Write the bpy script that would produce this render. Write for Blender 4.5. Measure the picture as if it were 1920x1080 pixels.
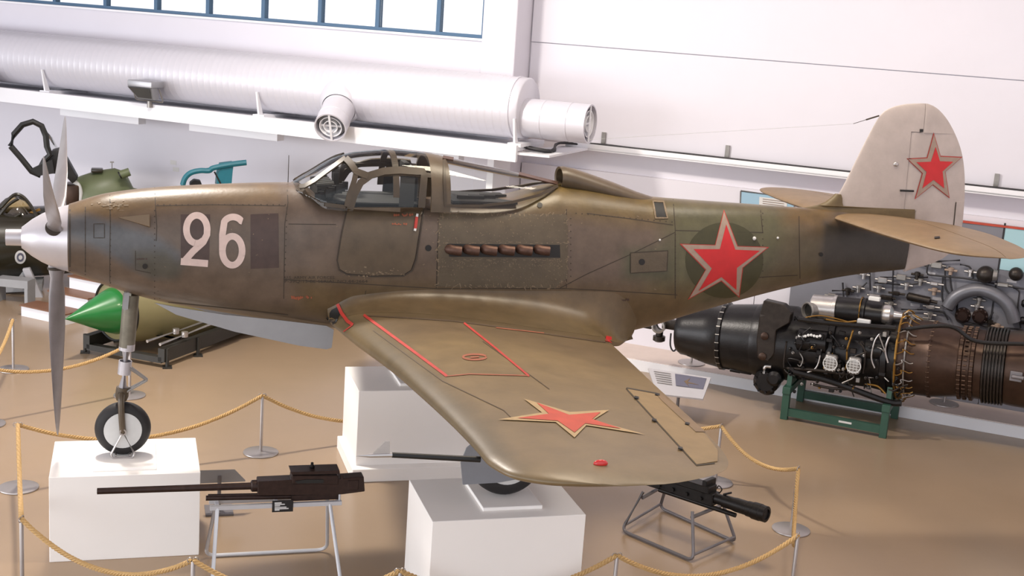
import bpy, bmesh, math, random
import numpy as np
from mathutils import Vector, Matrix
from mathutils.bvhtree import BVHTree
from mathutils.geometry import tessellate_polygon
random.seed(7)
PI = math.pi
scene = bpy.context.scene
for o in list(bpy.data.objects): bpy.data.objects.remove(o)
COL = scene.collection

# ------------------------------------------------------------------ camera
F_PX = 2433.5
CAM = Vector((1.0047, -11.419, 4.8902))
YAW, PITCH, ROLL = [math.radians(a) for a in (16.754, 12.1325, -3.9464)]
_f = Vector((math.sin(YAW)*math.cos(PITCH), math.cos(YAW)*math.cos(PITCH), -math.sin(PITCH)))
_r = Vector((math.cos(YAW), -math.sin(YAW), 0)); _d = _f.cross(_r)
RIGHT = math.cos(ROLL)*_r + math.sin(ROLL)*_d
DOWN = -math.sin(ROLL)*_r + math.cos(ROLL)*_d
FWD = _f
cd = bpy.data.cameras.new('camera'); cam = bpy.data.objects.new('camera', cd); COL.objects.link(cam)
cd.sensor_width = 36.0; cd.lens = F_PX*36.0/1920.0; cd.clip_end = 200
m3 = Matrix((RIGHT, -DOWN, -FWD)).transposed()
cam.matrix_world = Matrix.Translation(CAM) @ m3.to_4x4()
scene.camera = cam

# ------------------------------------------------------------------ light
def srgb(r, g, b):
    def c(v):
        v /= 255.0
        return v/12.92 if v <= .04045 else ((v+.055)/1.055)**2.4
    return (c(r), c(g), c(b), 1.0)
world = bpy.data.worlds.new('daylight'); scene.world = world; world.use_nodes = True
bg = world.node_tree.nodes['Background']; bg.inputs[0].default_value = (.91, .94, 1.0, 1); bg.inputs[1].default_value = 1.2
def area(name, loc, target, sx, sy, power, color):
    L = bpy.data.lights.new(name, 'AREA'); L.shape = 'RECTANGLE'; L.size = sx; L.size_y = sy
    L.energy = power; L.color = color
    o = bpy.data.objects.new(name, L); COL.objects.link(o); o.location = loc
    o.rotation_euler = (Vector(target)-Vector(loc)).to_track_quat('-Z', 'Y').to_euler()
    return o
area('assumed_front_fill_light', (-11, -16, 3.6), (3, 5, 2.4), 18, 6, 1050, (.96, .965, 1.0))  # assumed daylight from behind the camera, source unseen, added as frontal fill
area('assumed_ceiling_light', (5.5, -1.0, 8.6), (5.2, -.6, 0), 1.6, 1.6, 300, (1.0, .86, .66))  # no lamp in view, assumed from the warm highlights on upper surfaces
area('assumed_ceiling_light', (.5, 3.2, 8.6), (3.5, 0, 0), .8, .8, 900, (1.0, .93, .84))  # unseen lamp, assumed from the way the floor shadows fall
area('left_bay_fill_light', (-15, 1, 2.9), (3, 9.5, 1.4), 12, 5, 1500, (.96, .97, 1.0))  # presumed end glazing, out of view, added to brighten the left bay wall
area('assumed_ceiling_light', (8.5, -1.5, 8.6), (8.5, -1.5, 0), 1.4, 1.4, 130, (1.0, .9, .76))  # another assumed lamp out of view, added above the tail
vs = scene.view_settings
vs.view_transform = 'Standard'; vs.look = 'None'; vs.gamma = 1.0; vs.use_curve_mapping = False
vs.exposure = -0.04

# ------------------------------------------------------------------ pixel helpers
def ray(u, v): return ((u-960)/F_PX)*RIGHT + ((v-540)/F_PX)*DOWN + FWD
def at_y(u, v, y):
    d = ray(u, v); return CAM + d*((y-CAM.y)/d.y)
def at_z(u, v, z=0.0):
    d = ray(u, v); return CAM + d*((z-CAM.z)/d.z)
def at_plane(u, v, p, n):
    d = ray(u, v); return CAM + d*((p-CAM).dot(n)/d.dot(n))
def to_px(p):
    q = Vector(p)-CAM; z = q.dot(FWD)
    return 960+F_PX*q.dot(RIGHT)/z, 540+F_PX*q.dot(DOWN)/z

# ------------------------------------------------------------------ materials
def M(name, col, rough=.5, metal=0.0, var=.0, scale=6.0, bump=0.0, bscale=40.0, spec=.5, col2=None, vcol=False, detail=5.0, coat=0.0):
    m = bpy.data.materials.new(name); m.use_nodes = True
    nt = m.node_tree; N = nt.nodes; Lk = nt.links; b = N['Principled BSDF']
    b.inputs['Roughness'].default_value = rough; b.inputs['Metallic'].default_value = metal
    b.inputs['Specular IOR Level'].default_value = spec
    b.inputs['Coat Weight'].default_value = coat
    c = srgb(*col) if max(col) > 1.01 else (*col, 1)
    b.inputs['Base Color'].default_value = c
    tc = N.new('ShaderNodeTexCoord')
    if var > 0 or vcol or col2:
        nz = N.new('ShaderNodeTexNoise'); nz.inputs['Scale'].default_value = scale; nz.inputs['Detail'].default_value = detail
        nz.inputs['Roughness'].default_value = .62
        Lk.new(tc.outputs['Object'], nz.inputs['Vector'])
        mr = N.new('ShaderNodeMapRange'); Lk.new(nz.outputs['Fac'], mr.inputs['Value'])
        mr.inputs['From Min'].default_value = .3; mr.inputs['From Max'].default_value = .7
        if col2:
            mx = N.new('ShaderNodeMix'); mx.data_type = 'RGBA'
            mx.inputs['A'].default_value = c; mx.inputs['B'].default_value = srgb(*col2)
            Lk.new(mr.outputs['Result'], mx.inputs['Factor']); Lk.new(mx.outputs['Result'], b.inputs['Base Color'])
        else:
            mr.inputs['To Min'].default_value = 1-var; mr.inputs['To Max'].default_value = 1+var
            mx = N.new('ShaderNodeMix'); mx.data_type = 'RGBA'; mx.blend_type = 'MULTIPLY'; mx.inputs['Factor'].default_value = 1
            if vcol:
                a = N.new('ShaderNodeAttribute'); a.attribute_name = 'paint'; Lk.new(a.outputs['Color'], mx.inputs['A'])
            else: mx.inputs['A'].default_value = c
            cb = N.new('ShaderNodeCombineColor')
            for k in range(3): Lk.new(mr.outputs['Result'], cb.inputs[k])
            Lk.new(cb.outputs['Color'], mx.inputs['B']); Lk.new(mx.outputs['Result'], b.inputs['Base Color'])
    if bump > 0:
        n2 = N.new('ShaderNodeTexNoise'); n2.inputs['Scale'].default_value = bscale; n2.inputs['Detail'].default_value = 3
        Lk.new(tc.outputs['Object'], n2.inputs['Vector'])
        bp = N.new('ShaderNodeBump'); bp.inputs['Strength'].default_value = bump; bp.inputs['Distance'].default_value = .02
        Lk.new(n2.outputs['Fac'], bp.inputs['Height']); Lk.new(bp.outputs['Normal'], b.inputs['Normal'])
    return m
def glass(name, col=(1, 1, 1), alpha=.12, rough=.03):
    m = bpy.data.materials.new(name); m.use_nodes = True; nt = m.node_tree; N = nt.nodes; N.clear()
    out = N.new('ShaderNodeOutputMaterial'); mix = N.new('ShaderNodeMixShader'); t = N.new('ShaderNodeBsdfTransparent')
    g = N.new('ShaderNodeBsdfGlossy'); fr = N.new('ShaderNodeFresnel'); fr.inputs['IOR'].default_value = 1.18
    t.inputs['Color'].default_value = (*col, 1); g.inputs['Roughness'].default_value = rough
    ad = N.new('ShaderNodeMath'); ad.operation = 'ADD'; ad.inputs[1].default_value = alpha; ad.use_clamp = True
    nt.links.new(fr.outputs[0], ad.inputs[0]); nt.links.new(ad.outputs[0], mix.inputs[0])
    nt.links.new(t.outputs[0], mix.inputs[1]); nt.links.new(g.outputs[0], mix.inputs[2]); nt.links.new(mix.outputs[0], out.inputs[0])
    return m
MT = {}
MT['paint'] = M('weathered_olive_paint', (104, 92, 70), .36, 0, .22, 5.5, .05, 30, .5, vcol=True)
MT['olive'] = M('olive_drab', (84, 71, 55), .4, 0, .2, 6, .04, 30)
MT['frame'] = M('canopy_frame_olive', (66, 55, 42), .45, 0, .15, 8)
MT['strut'] = M('strut_grey_olive', (120, 114, 100), .42, .4, .2, 10)
MT['olive_worn'] = M('worn_olive_panel', (84, 73, 57), .42, 0, .16, 7, .12, 60)
MT['wing_olive'] = M('wing_olive', (133, 113, 78), .4, 0, .15, 4, .04, 25, vcol=True)
MT['tan_fabric'] = M('tan_fabric_paint', (128, 106, 72), .55, 0, .1, 8, .04, 60)
MT['tail_tan'] = M('tailplane_tan', (116, 95, 70), .5, 0, .14, 5, .04, 40)
MT['fin_grey'] = M('fin_light_grey', (176, 164, 158), .55, 0, .09, 5, .05, 30)
MT['seam'] = M('panel_seam', (54, 45, 36), .7)
MT['chip'] = M('chipped_paint', (120, 104, 84), .5, .2, .25, 60)
MT['red'] = M('insignia_red', (188, 32, 36), .5, 0, .08, 9)
MT['red_faded'] = M('faded_red', (176, 66, 46), .55, 0, .12, 9)
MT['red_line'] = M('walkway_red', (164, 48, 40), .55, 0, .15, 12)
MT['red_faint'] = M('walkway_red_worn', (140, 78, 54), .6, 0, .15, 12)
MT['seam_soft'] = M('wing_seam', (74, 58, 40), .6)
MT['border'] = M('insignia_border', (150, 130, 116), .5, 0, .12, 14)
MT['border_tan'] = M('insignia_border_tan', (164, 138, 98), .5, 0, .1, 14)
MT['disc'] = M('insignia_disc_green', (56, 54, 30), .5, 0, .15, 9)
MT['white_num'] = M('numeral_white', (200, 178, 170), .55, 0, .08, 14)
MT['maroon'] = M('overpaint_maroon', (66, 50, 45), .5, 0, .15, 12)
MT['spinner'] = M('spinner_aluminium', (196, 192, 196), .34, .45, .06, 3)
MT['blade'] = M('blade_grey', (140, 134, 134), .38, .45, .12, 5)
MT['alu'] = M('bare_aluminium', (190, 186, 184), .32, .85, .1, 9)
MT['steel'] = M('dull_steel', (150, 146, 142), .4, .7, .1, 12)
MT['grey_paint'] = M('light_grey_paint', (150, 150, 152), .45, 0, .06, 4)
MT['door_grey'] = M('gear_door_grey', (128, 130, 136), .5, 0, .06, 5)
MT['rubber'] = M('tyre_rubber', (34, 31, 31), .6, 0, .15, 10)
MT['hub'] = M('wheel_cover', (212, 212, 210), .45, .1, .05, 8)
MT['black'] = M('black_paint', (20, 19, 18), .5)
MT['dark_int'] = M('cockpit_dark', (17, 16, 14), .7, 0, .3, 12)
MT['gunmetal'] = M('gunmetal_brown', (52, 36, 31), .45, .5, .25, 18, .05, 60)
MT['gunblack'] = M('gunmetal_black', (30, 27, 26), .42, .5, .25, 18, .05, 60)
MT['exhaust'] = M('exhaust_rust', (92, 68, 58), .5, .6, .25, 20)
MT['wall'] = M('white_wall_paint', (216, 213, 221), .6, 0, .012, 1.5, .02, 200)
MT['duct'] = M('white_duct', (206, 204, 212), .38, .1, .015, 3)
MT['trimw'] = M('white_trim', (232, 232, 236), .5)
MT['blue_frame'] = M('blue_window_frame', (56, 92, 124), .45)
MT['ped'] = M('pedestal_white', (248, 244, 240), .5, 0, .01, 2)
MT['carpet'] = M('plinth_top', (205, 190, 182), .6, 0, .04, 5)
MT['rope'] = M('manila_rope', (184, 150, 100), .8, 0, .15, 60)
MT['post'] = M('stanchion_steel', (172, 166, 164), .35, .7, .05, 5)
MT['white_steel'] = M('silver_painted_tube', (196, 196, 200), .4, .3, .04, 8)
MT['grey_tube'] = M('grey_tube', (118, 114, 116), .4, .4, .08, 8)
MT['eng_black'] = M('engine_black', (26, 24, 25), .35, .35, .3, 9, .06, 40)
MT['eng_brown'] = M('engine_heat_brown', (68, 51, 42), .38, .65, .25, 5, .04, 20)
MT['eng_dark'] = M('engine_dark_metal', (52, 46, 42), .4, .6, .3, 12)
MT['brass'] = M('brass_pipe', (140, 104, 48), .35, .7, .15, 10)
MT['green_stand'] = M('green_stand', (44, 78, 64), .45, 0, .1, 6)
MT['board'] = M('grey_board', (118, 118, 126), .55, 0, .05, 3)
MT['board_blue'] = M('pale_blue_board', (160, 196, 204), .55)
MT['pipe_grey'] = M('grey_pipe', (110, 110, 116), .4, .4, .1, 8)
MT['green_cone'] = M('green_radome', (30, 112, 50), .32, 0, .1, 3, coat=.3)
MT['mig_olive'] = M('jet_olive', (128, 120, 84), .45, 0, .08, 3)
MT['gnat_dark'] = M('jet_dark_green', (42, 38, 26), .3, 0, .15, 2, coat=.3)
MT['gnat_olive'] = M('jet_moss_green', (98, 106, 76), .4, 0, .1, 2)
MT['teal'] = M('teal_primer', (24, 100, 114), .45, 0, .1, 6)
MT['trolley'] = M('dark_trolley', (44, 42, 38), .5, 0, .15, 6)
MT['step_top'] = M('step_wood', (122, 86, 64), .5, 0, .1, 6)
MT['paper'] = M('sign_grey', (178, 176, 180), .5)
MT['sign_dark'] = M('sign_slate', (96, 96, 112), .5)
MT['sign_black'] = M('sign_black', (24, 22, 22), .5)
MT['print_white'] = M('print_white', (210, 208, 206), .6)
MT['lamp_glass'] = M('floodlight_glass', (96, 94, 92), .15, .2)
MT['lamp_body'] = M('floodlight_body', (170, 170, 174), .4, .6)
MT['cable'] = M('black_cable', (36, 34, 38), .6)
MT['orange_red'] = M('lamp_red', (200, 40, 36), .25, 0, 0, coat=.5)
MT['glass'] = glass('canopy_perspex', (.97, .98, .97), .03)
MT['glass_amber'] = glass('amber_perspex', (.85, .74, .5), .12)
MT['pane'] = glass('window_glass', (1, 1, 1), .0)
# floor
def floor_mat():
    m = M('polished_tan_floor', (154, 132, 108), .24, 0, .05, .6, 0, 1, .5, detail=8)
    return m
MT['floor'] = floor_mat()

# ------------------------------------------------------------------ mesh helpers
def V(*a): return Vector(a)
def box(bm, c, size, ax=None):
    c = Vector(c); X, Y, Z = ax if ax else (V(1, 0, 0), V(0, 1, 0), V(0, 0, 1))
    vs_ = [bm.verts.new(c + X*(sx*size[0]/2) + Y*(sy*size[1]/2) + Z*(sz*size[2]/2)) for sz in (-1, 1) for sy in (-1, 1) for sx in (-1, 1)]
    for f in ((0, 2, 3, 1), (4, 5, 7, 6), (0, 1, 5, 4), (2, 6, 7, 3), (0, 4, 6, 2), (1, 3, 7, 5)): bm.faces.new([vs_[i] for i in f])
    return bm
def bev(bm, w=.01, seg=2):
    bmesh.ops.bevel(bm, geom=list(bm.edges), offset=w, segments=seg, affect='EDGES', profile=.5); return bm
def B(): return bmesh.new()
def frame(d):
    d = Vector(d).normalized(); up = V(0, 0, 1) if abs(d.z) < .95 else V(1, 0, 0)
    a = d.cross(up).normalized(); return d, a, a.cross(d)
def loft(bm, rings, cap=True, closed=True):
    R = [[bm.verts.new(p) for p in r] for r in rings]; n = len(R[0])
    for i in range(len(R)-1):
        for j in range(n if closed else n-1):
            k = (j+1) % n
            try: bm.faces.new((R[i][j], R[i][k], R[i+1][k], R[i+1][j]))
            except ValueError: pass
    if cap and closed:
        bm.faces.new(list(reversed(R[0]))); bm.faces.new(R[-1])
    return bm
def lathe(bm, p, d, prof, seg=32, cap=True):
    d, a, b = frame(d); p = Vector(p)
    rings = [[p + d*s + (a*math.cos(2*PI*j/seg) + b*math.sin(2*PI*j/seg))*max(r, 1e-4) for j in range(seg)] for s, r in prof]
    return loft(bm, rings, cap)
def cyl(bm, p0, p1, r, r2=None, seg=12):
    p0 = Vector(p0); p1 = Vector(p1); L = (p1-p0).length
    return lathe(bm, p0, p1-p0, [(0, r), (L, r if r2 is None else r2)], seg)
def tube(bm, pts, r, seg=8, closed=False):
    pts = [Vector(p) for p in pts]; n = len(pts); rings = []
    prev = None
    for i, p in enumerate(pts):
        t = (pts[min(i+1, n-1)]-pts[max(i-1, 0)])
        if t.length < 1e-9: t = V(0, 0, 1)
        t.normalize()
        if prev is None: _, a, b = frame(t)
        else:
            a = (prev - t*prev.dot(t)); a = a.normalized() if a.length > 1e-6 else frame(t)[1]
            b = t.cross(a)
        prev = a; rr = r[i] if isinstance(r, (list, tuple)) else r
        rings.append([p + (a*math.cos(2*PI*j/seg)+b*math.sin(2*PI*j/seg))*rr for j in range(seg)])
    return loft(bm, rings, True)
def smooth_path(pts, n=6):
    pts = [Vector(p) for p in pts]; out = []
    for i in range(len(pts)-1):
        a = pts[max(i-1, 0)]; b = pts[i]; c = pts[i+1]; d = pts[min(i+2, len(pts)-1)]
        for k in range(n):
            t = k/n
            out.append(.5*((2*b)+(c-a)*t+(2*a-5*b+4*c-d)*t*t+(3*b-a-3*c+d)*t**3))
    out.append(pts[-1]); return out
def fillet_path(pts, r=.06, n=5):
    pts = [Vector(p) for p in pts]; out = [pts[0]]
    for i in range(1, len(pts)-1):
        a, b, c = pts[i-1], pts[i], pts[i+1]
        u = (a-b); w = (c-b); q = min(r, u.length*.45, w.length*.45); s = b+u.normalized()*q; e = b+w.normalized()*q
        for k in range(n+1):
            t = k/n; out.append(s*(1-t)**2+b*2*t*(1-t)+e*t*t)
    out.append(pts[-1]); return out
def prism(bm, poly, vec):
    a = [bm.verts.new(Vector(p)) for p in poly]; b = [bm.verts.new(Vector(p)+Vector(vec)) for p in poly]; n = len(a)
    for t in tessellate_polygon([[Vector(p) for p in poly]]):
        bm.faces.new([a[i] for i in t]); bm.faces.new([b[i] for i in reversed(t)])
    for i in range(n): bm.faces.new((a[i], b[i], b[(i+1) % n], a[(i+1) % n]))
    return bm
def ball(bm, c, r, sc=(1, 1, 1), u=16, v=10):
    g = bmesh.ops.create_uvsphere(bm, u_segments=u, v_segments=v, radius=r)
    for w in g['verts']: w.co = Vector(c)+V(w.co.x*sc[0], w.co.y*sc[1], w.co.z*sc[2])
    return bm
def torus(bm, c, axis, R, r, n=32, m=8, a0=0, a1=2*PI):
    d, a, b = frame(axis); c = Vector(c); full = abs(a1-a0-2*PI) < 1e-6
    pts = [c+(a*math.cos(a0+(a1-a0)*i/n)+b*math.sin(a0+(a1-a0)*i/n))*R for i in range(n+1)]
    return tube(bm, pts, r, m)
def root_of(o):
    while o.parent: o = o.parent
    return o
def obj(name, bm, mat, parent=None, smooth=True, local=False, angle=35):
    bmesh.ops.recalc_face_normals(bm, faces=list(bm.faces))
    me = bpy.data.meshes.new(name); bm.to_mesh(me); bm.free()
    me.materials.append(MT[mat] if isinstance(mat, str) else mat)
    if smooth:
        me.shade_smooth()
        try: me.set_sharp_from_angle(angle=math.radians(angle))
        except Exception: pass
    o = bpy.data.objects.new(name, me); COL.objects.link(o)
    if parent:
        o.parent = parent
        if not local:
            r = root_of(parent)
            rm = Matrix.LocRotScale(r.location, r.rotation_euler, None)
            me.transform(rm.inverted())
    return o
def tag(o, label, cat, group=None):
    o['label'] = label; o['category'] = cat
    if group: o['group'] = group
    return o
def thing(name, label, cat, loc=(0, 0, 0), rz=0, group=None):
    o = bpy.data.objects.new(name, None); COL.objects.link(o); o.location = loc; o.rotation_euler = (0, 0, rz)
    o.empty_display_size = .1
    return tag(o, label, cat, group)
def struct(name, bm, mat, smooth=False):
    o = obj(name, bm, mat, None, smooth); o['kind'] = 'structure'; return o
def copy_tree(o, parent=None):
    c = o.copy(); COL.objects.link(c); c.parent = parent
    for ch in list(o.children): copy_tree(ch, c)
    return c
def ivals(tab, x):
    xs = np.array([t[0] for t in tab]); ys = np.array([t[1] for t in tab]); x = np.clip(x, xs[0], xs[-1])
    d = np.diff(ys)/np.diff(xs); m = np.zeros(len(xs)); m[0] = d[0]; m[-1] = d[-1]
    for i in range(1, len(xs)-1): m[i] = 0 if d[i-1]*d[i] <= 0 else 2*d[i-1]*d[i]/(d[i-1]+d[i])
    i = int(min(np.searchsorted(xs, x, 'right')-1, len(xs)-2)); h = xs[i+1]-xs[i]; t = (x-xs[i])/h
    return float((2*t**3-3*t*t+1)*ys[i]+(t**3-2*t*t+t)*h*m[i]+(-2*t**3+3*t*t)*ys[i+1]+(t**3-t*t)*h*m[i+1])
def bvh_of(*bms):
    vs_, ps = [], []
    for bm in bms:
        bm.verts.ensure_lookup_table(); bm.verts.index_update(); k = len(vs_)
        vs_ += [v.co.copy() for v in bm.verts]; ps += [[k+v.index for v in f.verts] for f in bm.faces]
    return BVHTree.FromPolygons(vs_, ps)
def cast(bvh, u, v):
    d = ray(u, v).normalized(); h = bvh.ray_cast(CAM, d)
    if h[0] is None: return None
    n = h[1]
    if n.dot(d) > 0: n = -n
    return h[0], n
def drape(bm, bvh, off, thick=0.0, mirror=False):
    """bm holds photo pixels; drop each vertex on the surface it lies on"""
    dead = []; nrm = {}
    for v in bm.verts:
        h = cast(bvh, v.co.x, v.co.y)
        if h is None: dead.append(v)
        else: v.co = h[0]+h[1]*off
    if dead: bmesh.ops.delete(bm, geom=dead, context='VERTS')
    if thick > 0:
        for v in bm.verts:
            l = bvh.find_nearest(v.co); n = l[1]
            if n.dot(CAM-v.co) < 0: n = -n
            nrm[v] = n
        for v in bm.verts: v.index = -1
        bm.verts.index_update(); src = {v.index: nrm[v] for v in bm.verts}; cos = {v.index: v.co.copy() for v in bm.verts}
        g = bmesh.ops.extrude_face_region(bm, geom=list(bm.faces))
        for v in [e for e in g['geom'] if isinstance(e, bmesh.types.BMVert)]:
            k = min(cos, key=lambda i: (cos[i]-v.co).length_squared) if len(cos) < 60 else None
            n = src[k] if k is not None else None
            if n is None:
                n = bvh.find_nearest(v.co)[1]
                if n.dot(CAM-v.co) < 0: n = -n
            v.co += n*thick
    if mirror:
        for v in bm.verts: v.co.y = -v.co.y
    return bm
def patch(poly, bvh, off=.003, thick=0.0, step=10, mirror=False):
    bm = B(); pv = [bm.verts.new((u, v, 0)) for u, v in poly]
    for t in tessellate_polygon([[V(u, v, 0) for u, v in poly]]): bm.faces.new([pv[i] for i in t])
    us = [p[0] for p in poly]; vv = [p[1] for p in poly]
    for k, lo, hi, nn in ((0, min(us), max(us), V(1, 0, 0)), (1, min(vv), max(vv), V(0, 1, 0))):
        x = lo+step
        while x < hi:
            co = V(x, 0, 0) if k == 0 else V(0, x, 0)
            bmesh.ops.bisect_plane(bm, geom=list(bm.verts)+list(bm.edges)+list(bm.faces), plane_co=co, plane_no=nn, dist=1e-4); x += step
    return drape(bm, bvh, off, thick, mirror)
def dens(pts, step=9, closed=False):
    P_ = [Vector((p[0], p[1])) for p in pts]; out = []
    if closed: P_.append(P_[0])
    for a, b in zip(P_, P_[1:]):
        n = max(1, int((b-a).length/step))
        for k in range(n): out.append(a.lerp(b, k/n))
    if not closed: out.append(P_[-1])
    return out
def strip_px(bm, pts, w, closed=False, step=9):
    Q = dens(pts, step, closed); n = len(Q); rows = []
    for i, p in enumerate(Q):
        a = Q[(i-1) % n] if closed or i > 0 else p; b = Q[(i+1) % n] if closed or i < n-1 else p
        t = (b-a); t = t.normalized() if t.length > 1e-9 else Vector((1, 0)); q = Vector((-t.y, t.x))*(w/2)
        rows.append((bm.verts.new((p.x+q.x, p.y+q.y, 0)), bm.verts.new((p.x-q.x, p.y-q.y, 0))))
    for i in range(n if closed else n-1):
        a, b = rows[i], rows[(i+1) % n]; bm.faces.new((a[0], b[0], b[1], a[1]))
    return bm
def strip(pts, w, bvh, off=.002, thick=0, closed=False, mirror=False, step=9):
    return drape(strip_px(B(), pts, w, closed, step), bvh, off, thick, mirror)
def worn_marks(u, v, w, h, seed, slope=0.0):
    bm = B(); r = random.Random(seed); x = 0.0
    while x < w:
        q = r.uniform(2, 4.5)
        if r.random() < .8: strip_px(bm, [(u+x, v+slope*x-h*r.uniform(.3, .8)), (u+x+q*.8, v+slope*x-h*r.uniform(.3, .8))], h*r.uniform(.4, .9))
        x += q
    return bm
def arc(cx, cy, rx, ry, a0, a1, n=24):
    return [(cx+rx*math.cos(math.radians(a0+(a1-a0)*i/n)), cy+ry*math.sin(math.radians(a0+(a1-a0)*i/n))) for i in range(n+1)]
def text_px(s, u, v, h, slope=0.0, shear=0.0, width=None):
    cu = bpy.data.curves.new('txt', 'FONT'); cu.body = s; cu.size = 1.0; cu.resolution_u = 2
    o = bpy.data.objects.new('txt', cu); COL.objects.link(o)
    dg = bpy.context.evaluated_depsgraph_get(); me = bpy.data.meshes.new_from_object(o.evaluated_get(dg))
    bm = B(); bm.from_mesh(me); bpy.data.objects.remove(o); bpy.data.meshes.remove(me); bpy.data.curves.remove(cu)
    xs = [w.co.x for w in bm.verts]; k = h/.7; kx = width/max(xs) if width else k
    for w in bm.verts:
        x, y = w.co.x*kx, -w.co.y*k; w.co = V(u+x, v+y+slope*x, 0)
    return bm

# ================================================================== THE SETTING
WO = V(7.922, 6.16, 0); WA = math.radians(-39.5)
WD = V(math.cos(WA), math.sin(WA), 0); WN = V(WD.y, -WD.x, 0); ZUP = V(0, 0, 1)
def W(s, off, z): return WO + WD*s + WN*off + ZUP*z
def wpx(u, v, off):
    q = at_plane(u, v, WO+WN*off, WN); return (q-WO).dot(WD), q.z
WAX = (WD, WN, ZUP)
def wbox(s0, s1, o0, o1, z0, z1, bm=None):
    return box(bm or B(), W((s0+s1)/2, (o0+o1)/2, (z0+z1)/2), (abs(s1-s0), abs(o1-o0), abs(z1-z0)), WAX)
bm = prism(B(), [(-22, -13, -.1), (22, -13, -.1), (22, 18, -.1), (-22, 30, -.1)], V(0, 0, .1))
fl = struct('floor', bm, 'floor'); fl['label'] = 'polished tan floor of the exhibition hall'
LO = .5                                       # left bay stands this far in front of the right bay
SILL = 4.43; HEAD = 6.3; CEIL = 9.0
bm = prism(B(), [(-22, -9, CEIL), (22, -9, CEIL), (22, 18, CEIL), (-22, 30, CEIL)], V(0, 0, .2))
struct('ceiling', bm, 'wall')
s_col0 = wpx(908, 40, LO)[0]; s_col1 = wpx(967, 70, LO+.05)[0]
bm = wbox(-20, s_col0, LO-.3, LO, 0, SILL); o = struct('wall_left_bay', bm, 'wall'); o['label'] = 'white wall below the high windows'
wbox(-20, s_col0, LO-.3, LO, HEAD, CEIL, bm := B()); struct('wall_left_bay_upper', bm, 'wall')
struct('trim_1', bev(wbox(s_col0, s_col1, -.1, LO+.05, 0, CEIL), .01, 1), 'wall')
# right bay: proud upper and lower cladding panels with joints
zj = wpx(1460, 115, 0)[1]
struct('wall_right_bay', wbox(s_col1-.05, 16, -.4, -.03, 0, CEIL), 'wall')
rb = struct('trim_2', bev(wbox(s_col1+.02, 16, -.03, .012, zj+.005, CEIL), .004, 1), 'wall')
struct('trim_3', bev(wbox(s_col1+.02, 16, -.03, .0, 3.02, zj-.005), .004, 1), 'wall')
zl = wpx(1230, 334, 0.05)[1]
lw = wbox(s_col1+.02, 2.05, -.03, .05, .16, zl); wbox(2.06, 16, -.03, .05, .16, zl, lw)
struct('trim_4', lw, 'wall')
struct('wall_right_blocker', wbox(9.0, 9.2, 0, 13, 0, CEIL), 'wall')  # unseen side wall, added to cut the daylight reaching the right bay
# left bay panel joint
s_j = wpx(905, 200, LO)[0]
# plinth along the foot of the wall
pl = struct('baseboard_back', wbox(-1.2, 14, .05, .86, 0, .15), 'trimw')
struct('baseboard_back_top', wbox(-1.2, 14, .05, .84, .15, .16), 'carpet')
# windows
edges = [-96, 4, 100, 195, 290, 387, 491, 597, 705, 819, 905]
for i in range(len(edges)-1):
    v0 = 8+.0628*edges[i]
    a = wpx(edges[i], v0, LO)[0]; b_ = wpx(edges[i+1], 8+.0628*edges[i+1], LO)[0]
    w = bpy.data.objects.new('window_%d' % (i+1), None); COL.objects.link(w); w['kind'] = 'structure'
    w.location = W((a+b_)/2, LO, SILL)
    fb = B(); t = .032
    for (s0, s1, z0, z1) in ((a, a+t, SILL, HEAD), (b_-t, b_, SILL, HEAD), (a+t, b_-t, SILL, SILL+.05), (a+t, b_-t, HEAD-.06, HEAD)):
        wbox(s0, s1, LO-.13, LO-.02, z0, z1, fb)
    obj('window_frame', fb, 'blue_frame', w, False)
    obj('pane', wbox(a+t, b_-t, LO-.08, LO-.07, SILL+.05, HEAD-.06), 'pane', w, False)
struct('trim_5', bev(wbox(-20, s_col0, LO-.12, LO+.03, SILL-.035, SILL), .005, 1), 'trimw')
# window sill / beam carrying the duct
BO = LO+1.0
s_be = wpx(968, 277, BO)[0]; zb0, zb1 = 2.82, 3.05
struct('trim_6', wbox(-19, s_be, BO-.06, BO, zb0, zb1), 'trimw')
struct('trim_7', wbox(-19, s_be, LO, BO-.06, zb1-.08, zb1-.03), 'trimw')
for (u0, v0, u1, v1) in ((115, 203, 262, 222), (357, 232, 522, 252), (812, 276, 862, 290)):
    s0, s1 = wpx(u0, v0, BO-.15)[0], wpx(u1, v1, BO-.15)[0]
    struct('trim_8', wbox(s0, s1, BO-.3, BO-.12, zb0-.12, zb0+.02), 'trimw')
# diagonal props under the beam end
bm = B(); box(bm, W(s_be-.55, LO+.3, 2.55), (.1, .6, .5), WAX); struct('trim_9', bm, 'trimw')
# cable tray on the right bay
zt = 3.02; sb = -.9
tr = B(); wbox(sb, 16, .0, .24, zt-.05, zt-.03, tr); wbox(sb, 16, .22, .24, zt-.06, zt+.03, tr)
struct('trim_10', tr, 'trimw')
tb = B(); prism(tb, [W(s_be-.02, BO-.05, zt-.1), W(s_be-.02, LO+.35, zt-.1), W(sb, .0, zt-.06), W(sb+.35, .24, zt-.06), W(s_be+.45, BO-.12, zt-.1)], V(0, 0, .03))
struct('trim_11', tb, 'trimw')
for k in range(4):
    pts = smooth_path([W(s_be-.1, LO+.55+.05*k, zt-.02+.02*(k % 2)), W(s_be+.35, LO+.5+.05*k, zt-.05+.02*(k % 2)), W(sb-.05, .3-.04*k+.1, zt+.01), W(sb+.5, .12+.02*k, zt+.0+.012*k)]
                      + [W(sb+1+j*.9, .07+.03*k+random.uniform(-.02, .02), zt-.01+.014*k) for j in range(9)], 5)
    tag(obj('cable', tube(B(), pts, .016, 6), 'cable'), 'black cable lying with others in the white tray on the wall', 'cable', 'cables in the wall tray')
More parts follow.
